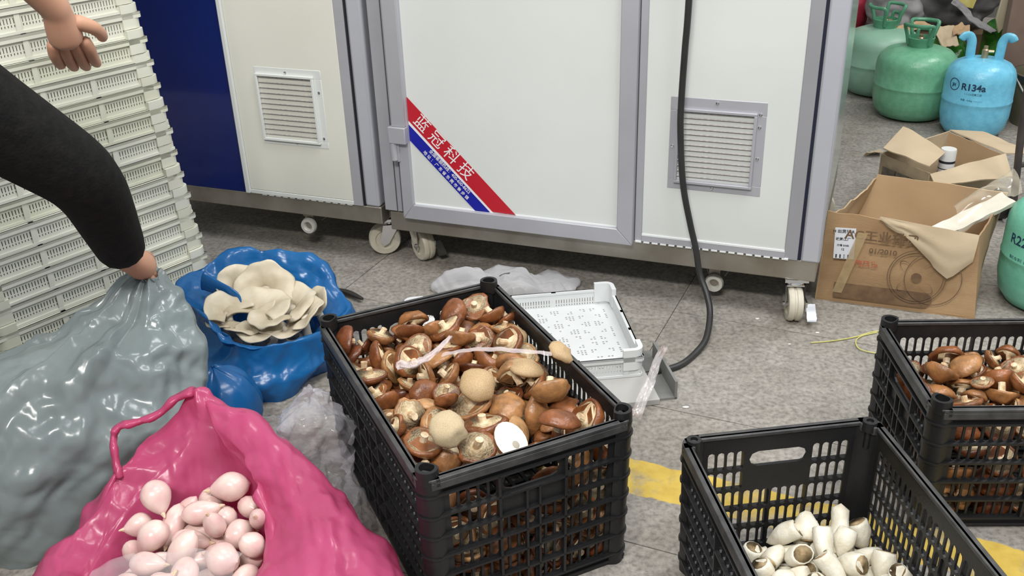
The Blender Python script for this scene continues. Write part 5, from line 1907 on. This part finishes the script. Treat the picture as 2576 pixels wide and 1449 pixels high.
GRN = mat('green_enamel', (.13, .36, .21), (.16, .42, .26), rough=.32, scale=40, bump=.2, bscale=120, spec=.5)
GRN2 = mat('dark_green_enamel', (.06, .22, .12), (.1, .3, .18), rough=.35, scale=20)
CYAN = mat('sky_blue_enamel', (.13, .44, .62), (.165, .52, .70), rough=.32, scale=40, bump=.2, bscale=120)
TEAL = mat('teal_enamel', (.14, .45, .32), (.18, .52, .38), rough=.35, scale=30, bump=.15, bscale=120)
cylinder((1.685, 3.985, 0), .158, .292, GRN, 'large green refrigerant cylinder with a windowed valve guard, beside the blue one', .9, dm=GRN2)
cylinder((1.668, 4.34, 0), .158, .292, mat('faded_green_enamel', (.2, .38, .27), (.26, .44, .33), rough=.4, scale=8), 'faded green refrigerant cylinder standing behind the large green one, half hidden by the cabinet', .2, dm=GRN2)
bl = cylinder((1.832, 3.73, 0), .127, .30, CYAN, 'sky blue refrigerant cylinder marked R134a with two curled handles', -.35, True)
cylinder((1.425, 2.32, 0), .13, .30, TEAL, 'teal green refrigerant cylinder standing right of the torn cardboard box', 0)


def curved_text(body, size, r, z, ang, m, parent, bold=0.0):
    cu = bpy.data.curves.new('tmp', 'FONT')
    cu.body, cu.size, cu.offset = body, size, bold
    cu.align_x, cu.align_y = 'CENTER', 'CENTER'
    ob = bpy.data.objects.new('tmp', cu)
    COL.objects.link(ob)
    bpy.context.view_layer.update()
    me = bpy.data.meshes.new_from_object(ob.evaluated_get(bpy.context.evaluated_depsgraph_get()))
    bpy.data.objects.remove(ob)
    for v in me.vertices:
        a = ang + v.co.x / r
        v.co = (r * math.sin(a), -r * math.cos(a), z + v.co.y)
    me.materials.clear()
    me.materials.append(m)
    return link('lettering', me, parent)


toc = math.atan2(-bl.location.x, bl.location.y) - bl.rotation_euler.z
NAVY = mat('navy_print', (.008, .04, .09), rough=.5)
curved_text('R134a', .035, .1276, .212, -toc * -1 - .02 - .12, NAVY, bl, .001)
curved_text('JH', .016, .1276, .213, -toc * -1 - .74, NAVY, bl, .0006)
curved_text('◯', .034, .1276, .213, -toc * -1 - .74, NAVY, bl)
curved_text('1,1,1,2-四氟乙烷', .009, .1276, .187, -toc * -1 - .12, NAVY, bl)
curved_text('净重: 13.6kg ————', .0085, .1276, .163, -toc * -1 - .14, NAVY, bl)
tl_c = [o for o in bpy.data.objects if o.get('label', '').startswith('teal green')][0]
tt = math.atan2(1.425, 2.32)
curved_text('R22', .036, .1306, .20, -tt - .75, NAVY, tl_c, .0006)
curved_text('制冷剂 10kg', .014, .1306, .15, -tt - .62, NAVY, tl_c)

# ------------------------------------------------------------------ corner clutter behind the cylinders
GREENF = mat('green_wrapping_film', (.015, .10, .012), (.10, .36, .03), rough=.25, scale=7, transl=.2, bump=.3, bscale=20, ramp=(.4, .7))
crumple('green_wrapper', (1.95, 4.31, 0), .15, .12, .22, GREENF, 'crumpled dark green film wrapper heaped behind the blue cylinder', 'wrapper', 4.0, sharp=.05, sc=8)
crumple('green_wrapper', (2.20, 4.36, 0), .10, .11, .29, GREENF, 'tall crumpled green film wrapper against the brown board', 'wrapper', 6.0, sharp=.05, sc=8)
crumple('green_wrapper', (1.90, 4.22, 0), .07, .07, .16, mat('bright_green_film', (.12, .38, .02), (.25, .5, .06), rough=.3, scale=9), 'small bright green wrapper between the green and blue cylinders', 'wrapper', 7.0, sharp=.04, sc=10)
bn = empty('carton_heap_bin', (1.95, 4.62, 0), .0, 'low carton full of scrap under the grey bag', 'box')
MB().box((-.38, -.12, 0), (.33, .26, .21)).build('carton', mat('dark_carton', (.10, .062, .033), (.14, .09, .05), rough=.85, scale=6), bn, bevel=.004)
for (c4, lb, sd_) in ((((2243, 72, 4.32), (2318, 52, 4.36), (2345, 66, 4.34), (2262, 88, 4.28)), 'torn brown cardboard scrap left of the pale one, under the grey bag', 1.), (((2372, 118, 4.16), (2412, 112, 4.16), (2400, 62, 4.34), (2343, 64, 4.34)), 'pale cross-shaped cardboard scrap hanging in front of the green wrapper', 2.), (((2398, 88, 4.22), (2440, 80, 4.26), (2440, 62, 4.36), (2395, 62, 4.36)), 'brown torn cardboard scrap joined beside the pale hanging one', 3.)):
    tag(MB().grid(sheet(*[at(*c) for c in c4], nu=12, nv=8, wav=.02, torn=.05, seed=sd_), .004).build('cardboard_scrap', CARDL if sd_ == 2. else CARDI, smooth=30), lb, 'cardboard scrap')
GFAB = mat('dark_grey_fabric', (.05, .047, .05), (.15, .14, .14), rough=.75, scale=5, bump=.3, bscale=18)


def lump(name, c, rx, ry, h, m, label, cat, seed, amp=.03, sc=7):
    rings = []
    for (f, z) in ((.75, 0), (1.0, .22), (1.0, .55), (.75, .85), (.05, 1.0)):
        rings.append([V3((c[0] + rx * f * math.sin(a), c[1] + ry * f * math.cos(a), c[2] + h * z)) for a in [2 * math.pi * k / 9 for k in range(9)]])
    G = loft(rings, 70, 40, True, lambda u, v, p: amp * ridge(p * sc + V3((seed, 0, 0))) + amp * .4 * ridge(p * sc * 2.4))
    return tag(MB().grid(G, 0, True).build(name, m, smooth='full', fix=False), label, cat)


lump('grey_bag_heap', (2.06, 4.64, .205), .25, .17, .40, GFAB, 'slumped dark grey fabric bag with pale straps on top of the cardboard', 'bag', 1.0, .035, 6)
lump('grey_pouch', (1.80, 4.60, .205), .14, .12, .30, mat('mid_grey_fabric', (.2, .19, .19), (.3, .29, .29), rough=.7, scale=6, bump=.3, bscale=20), 'mid grey padded fabric pouch left of the slumped bag', 'bag', 2.0, .025, 8)
strap = [at(2398, 0, 4.42), at(2425, 22, 4.41), at(2445, 48, 4.38), at(2480, 68, 4.33), at(2500, 80, 4.28)]
tag(ribbon('bag_strap', strap, .032, mat('pale_grey_strap', (.2, .19, .2), (.27, .26, .26), rough=.7), up=(0, -.8, .6), wav=.01, t=.004), 'pale grey strap falling over the slumped grey bag', 'strap')
lump('red_bag', (1.66, 4.76, .205), .1, .1, .33, mat('crimson_fabric', (.35, .02, .05), (.45, .035, .07), rough=.55, scale=5), 'crimson red bag at the top beside the cabinet', 'bag', 3.0, .015, 6)
tag(MB().box((-.04, -.002, -.025), (.04, .002, .025), Matrix.Translation(at(2432, 2, 4.45)) @ Matrix.Rotation(.25, 4, 'Y')).build('yellow_card', mat('yellow_card', (.6, .5, .12), (.7, .62, .25), rough=.6, scale=20)), 'small yellow printed card on top of the slumped grey bag', 'card')
tag(MB().box((-.004, -.27, 0), (.03, .27, .9), Matrix.Translation((2.285, 4.03, 0)) @ Matrix.Rotation(-1.45, 4, 'Z')).build('rusty_board', mat('rusty_brown_board', (.13, .085, .065), (.19, .13, .10), rough=.7, scale=6), bevel=.003), 'tall rusty brown board standing at the right behind the blue cylinder', 'board')
tag(MB().prism([(0, 0), (.02, .03), (.024, .12), (.012, .19), (-.012, .15), (-.022, .06)], 0, .012, Matrix.Translation(at(2513, 84, 4.1))).build('wood_offcut', mat('pale_wood', (.5, .42, .28), (.58, .5, .36), rough=.7), bevel=.002), 'pale wooden offcut standing against the rusty board', 'offcut')
bk = empty('olive_bucket', (2.16, 3.83, 0), 0, 'dark olive bucket with a black rim and wire handle at the right edge', 'bucket')
MB().lathe([(0, .004), (.115, .0), (.13, .17), (.137, .175), (.137, .205), (.132, .207), (.126, .18), (.11, .012), (0, .012)], 36).build('body', mat('olive_plastic', (.09, .08, .05), (.13, .115, .075), rough=.5), bk)
MB().lathe([(.1375, .175), (.14, .177), (.14, .203), (.1375, .206)], 36, close=True).build('rim_band', BLACK, bk)
MB().tube(cr([(-.139, -.01, .19), (-.12, -.09, .13), (-.04, -.145, .06), (.05, -.145, .05), (.12, -.09, .10), (.139, -.01, .19)], 40, False), .0035, 6).build('handle', mat('pale_wire', (.45, .42, .38), rough=.4), bk)
tag(MB().lathe([(.045, .0), (.05, .02), (.02, .03), (.02, .05), (.05, .06), (.045, .08)], 20, Matrix.Translation((2.13, 3.72, .21))).build('black_reel', BLACK), 'small black reel lying on top of the olive bucket', 'reel')
# trolley upright at the right edge
pt = empty('trolley_frame', (1.575, 2.83, 0), 0, 'dark steel hand trolley upright leaning at the right edge behind the torn box', 'trolley')
MB().tube([(0, 0, .0), (-.03, .0, .3), (-.06, 0, .75)], .011, 10).tube([(.34, .1, .0), (.31, .1, .3), (.28, .1, .75)], .011, 10).tube([(-.02, 0, .2), (.32, .1, .2)], .009, 8).tube([(-.055, 0, .70), (.285, .1, .70)], .009, 8).build('frame', mat('dark_steel_tube', (.06, .05, .05), (.1, .085, .08), rough=.5, metal=.4), pt)
for s, p in ((0, (-.015, .06, .05)), (1, (.35, .16, .05))):
    MB().lathe([(.012, -.015), (.035, -.015), (.05, -.01), (.05, .01), (.035, .015), (.012, .015)], 20, Matrix.Translation(p) @ Matrix.Rotation(math.pi / 2, 4, 'Y'), close=True).build('wheel', BLACK, pt)
crumple('dark_sheet', (1.64, 2.62, 0), .12, .1, .1, mat('dark_teal_sheet', (.02, .06, .055), (.05, .1, .09), rough=.5), 'dark teal plastic sheet crumpled by the trolley upright', 'sheet', 2.2, sharp=.04)

# ------------------------------------------------------------------ small things on the floor
STR = mat('yellow_string', (.5, .48, .12), (.6, .58, .2), rough=.6)
tag(MB().tube(cr([tuple(fl(*p, .003)) for p in ((2040, 862), (2090, 858), (2150, 848), (2200, 834), (2260, 832))], 40, False), .0016, 6).build('string', STR), 'yellow string lying fairly straight on the floor beside the right-hand crate', 'string')
tag(MB().tube(cr([tuple(fl(*p, .0035)) for p in ((2206, 836), (2168, 845), (2153, 858), (2160, 876), (2190, 886), (2240, 892))], 44, False), .0016, 6).build('string', STR), 'yellow string curled in a loop on the floor beside the right-hand crate', 'string')
tag(MB().tube(cr([tuple(fl(*p, .012)) for p in ((842, 728), (875, 736), (912, 752))], 16, False), [.004 + .005 * math.sin(math.pi * k / 15) for k in range(16)], 6).build('dark_sliver', mat('dark_matt', (.03, .026, .022), rough=.8)), 'short dark stick poking out from behind the blue bag', 'sliver')  # short dark tapered sliver beside the blue bag
for (x, y, s, lb) in ((1725, 1025, .007, 'tiny white crumb on the floor right of the grey board'), (1905, 802, .006, 'tiny white crumb beside the castor brake pedal'), (2056, 837, .005, 'tiny white crumb in front of the big cardboard box'), (1986, 866, .004, 'tiny white crumb left of the yellow string')):
    M = Matrix.Translation(fl(x, y, 0)) @ Matrix.Diagonal((s, s * .6, s * .4, 1))
    tag(MB().lathe([(0, 0), (.9, .1), (1, .5), (.5, .9), (0, 1)], 8, M, fn=warp(x, .4, 2)).build('crumb', mat('white_crumb', (.75, .74, .7), rough=.7)), lb, 'crumb')

# ------------------------------------------------------------------ the worker reaching for the trays
def skinned(name, verts, edges, root, m, parent=None, sub=2):
    me = bpy.data.meshes.new(name)
    me.from_pydata([v[:3] for v in verts], edges, [])
    o = link(name, me, parent)
    sk_ = o.modifiers.new('skin', 'SKIN')
    sk_.use_smooth_shade = True
    for i, v in enumerate(verts):
        d = me.skin_vertices[0].data[i]
        r = v[3]
        d.radius = r if hasattr(r, '__len__') else (r, r)
        d.use_root = i in (root if hasattr(root, '__len__') else (root,))
    s_ = o.modifiers.new('sub', 'SUBSURF')
    s_.levels = s_.render_levels = sub
    bpy.context.view_layer.update()
    me2 = bpy.data.meshes.new_from_object(o.evaluated_get(bpy.context.evaluated_depsgraph_get()))
    me2.name = name
    o.modifiers.clear()
    o.data = me2
    me2.materials.clear()
    me2.materials.append(m)
    for p in me2.polygons:
        p.use_smooth = True
    return o


BLKC = mat('black_jersey', (.006, .006, .006), (.011, .0105, .01), rough=.85, scale=60, bump=.3, bscale=200, spec=.2)
E1, W1, H1 = at(218, 448, 1.50), at(318, 652, 1.70), at(385, 684, 1.83)
E2, W2 = V3((-.80, 1.45, 1.23)), at(138, 18, 1.62)
S1, S2 = V3((-.835, 1.31, 1.0)), V3((-1.06, 1.5, 1.12))
person = empty('person', (-1.33, 1.12, 0), 0, 'worker in a black long-sleeved top reaching down to the grey bag and the tray stack', 'person')
off = V3((-1.33, 1.12, 0))


def L(p, r):
    p = V3(p) - off
    return (p.x, p.y, p.z, r)


pel, ch, nk = V3((-1.33, 1.12, .92)), V3((-1.04, 1.34, 1.07)), V3((-.93, 1.42, 1.13))
sp_ = V3((-1.18, 1.23, 1.0))
hd = V3((-.83, 1.50, 1.19))
bv = [L(pel, .13), L(sp_, .13), L(ch, .135), L(nk, .055), L(nk * .5 + hd * .5, .06), L(hd, .085), L(hd + V3((.06, .05, .02)), .07),
      L(S1, .062), L(E1, .046), L(W1, .027), L(S2, .062), L(E2, .045), L(W2, .027),
      L((-1.26, 1.04, .86), .10), L((-1.2, 1.02, .48), .065), L((-1.27, .98, .09), .042), L((-1.16, 1.0, .035), .036),
      L((-1.40, 1.21, .86), .10), L((-1.33, 1.22, .48), .065), L((-1.42, 1.22, .09), .042), L((-1.30, 1.24, .035), .036)]
be = [(0, 1), (1, 2), (2, 3), (3, 4), (4, 5), (5, 6), (2, 7), (7, 8), (8, 9), (2, 10), (10, 11), (11, 12), (0, 13), (13, 14), (14, 15), (15, 16), (0, 17), (17, 18), (18, 19), (19, 20)]


def hand(w, d, side, palm_n, sc=1.0, curl=.5):
    """palm and five unequal fingers; every finger is its own chain rooted inside the palm"""
    d = d.normalized()
    side = (side - d * side.dot(d)).normalized()
    n = d.cross(side).normalized()
    if n.dot(palm_n) < 0:
        n = -n
    vs, es, roots = [], [], []

    def a(p, r):
        p = p - off
        vs.append((p.x, p.y, p.z, r))
        return len(vs) - 1
    k = sc
    iw = a(w + d * .012 * k, .024 * k)
    i1 = a(w + d * .034 * k, .028 * k)
    i2 = a(w + d * .06 * k, .031 * k)
    i3 = a(w + d * .078 * k, .027 * k)
    es += [(iw, i1), (i1, i2), (i2, i3)]
    for s_, ln in ((.029, .075), (.010, .086), (-.009, .08), (-.027, .062)):
        p = w + d * .07 * k + side * s_ * .8 * k
        prev = a(p, .0115 * k)
        roots.append(prev)
        p = w + d * .094 * k + side * s_ * k
        cur = a(p, .0112 * k)
        es.append((prev, cur))
        prev, dd = cur, d
        for j in range(3):
            dd = (dd + n * curl * .55).normalized()
            p = p + dd * ln * k * (.42, .32, .26)[j]
            cur = a(p, (.0102, .0094, .008)[j] * k)
            es.append((prev, cur))
            prev = cur
    t0 = a(w + d * .03 * k + side * .016 * k, .015 * k)
    roots.append(t0)
    t1 = a(w + d * .058 * k + side * .044 * k + n * .010 * k, .0125 * k)
    t2 = a(w + d * .082 * k + side * .052 * k + n * .02 * k, .011 * k)
    t3 = a(w + d * .102 * k + side * .052 * k + n * .028 * k, .0092 * k)
    es += [(t0, t1), (t1, t2), (t2, t3)]
    return vs, es, roots


allv, alle, allr = list(bv), list(be), [0]
for (wi, w, d, side, pn) in ((9, W1, (H1 - W1) + V3((.03, .01, -.02)), V3((-.2, .8, .5)), V3((0, 0, -1))), (12, W2, at(205, 200, 1.70) - W2, V3((1, .2, .2)), V3((0, .8, -.4)))):
    hv_, he_, rt_ = hand(w, d, side, pn, 1.0)
    n0 = len(allv)
    allr += [r_ + n0 for r_ in rt_]
    allv += hv_
    alle += [(a_ + n0, b_ + n0) for a_, b_ in he_] + [(wi, n0)]
skinned('body', allv, alle, allr, SKIN, person)
# clothes follow the body a little outside it
tv = [L(pel, .15), L(sp_, .152), L(ch, .155), L(nk * .75 + ch * .25, .085), L(S1, .095), L((S1 + E1) / 2, .076), L(E1, .064), L(E1 * .45 + W1 * .55, .054), L(W1 + (E1 - W1) * .06, .046), L(S2, .078), L(E2, .06), L(E2 * .6 + W2 * .4, .052)]
skinned('black_top', tv, [(0, 1), (1, 2), (2, 3), (2, 4), (4, 5), (5, 6), (6, 7), (7, 8), (2, 9), (9, 10), (10, 11)], 0, BLKC, person)
lv = [L(pel, .145), L((-1.26, 1.04, .86), .118), L((-1.2, 1.02, .48), .085), L((-1.27, .98, .13), .065), L((-1.40, 1.21, .86), .118), L((-1.33, 1.22, .48), .085), L((-1.42, 1.22, .13), .065)]
skinned('trousers', lv, [(0, 1), (1, 2), (2, 3), (0, 4), (4, 5), (5, 6)], 0, mat('dark_trousers', (.02, .022, .03), rough=.8), person)
for (a_, t_) in (((-1.27, .98, .05), (-1.14, 1.0, .04)), ((-1.42, 1.22, .05), (-1.28, 1.24, .04))):
    skinned('shoe', [L(a_, .045), L((V3(a_) + V3(t_)) / 2, .045), L(t_, .038)], [(0, 1), (1, 2)], 0, mat('dark_shoe', (.02, .018, .017), rough=.5), person)
hp_ = hd - off
G = loft([[V3((.11 * f * math.sin(a), .11 * f * math.cos(a), z)) for a in [2 * math.pi * k / 10 for k in range(10)]] for f, z in ((.98, -.03), (1.05, .03), (.85, .08), (.4, .112), (.02, .12))], 50, 30, True, lambda u, v, p: .004 * ridge(p * 40))
MB().grid(G + np.array(hp_ + V3((.01, .01, .01))), 0, True).build('hair', mat('black_hair', (.01, .009, .008), rough=.5), person, fix=False)
fc = V3((.66, .55, -.5)).normalized()
for s in (-1, 1):
    sd2 = fc.cross(V3((0, 0, 1))).normalized()
    MB().lathe([(0, -.011), (.008, -.007), (.011, 0), (.008, .007), (0, .011)], 12, Matrix.Translation(hp_ + fc * .1 + sd2 * s * .03 + V3((.03, .03, .01)))).build('eye', mat('eye_dark', (.05, .04, .035), rough=.2), person)
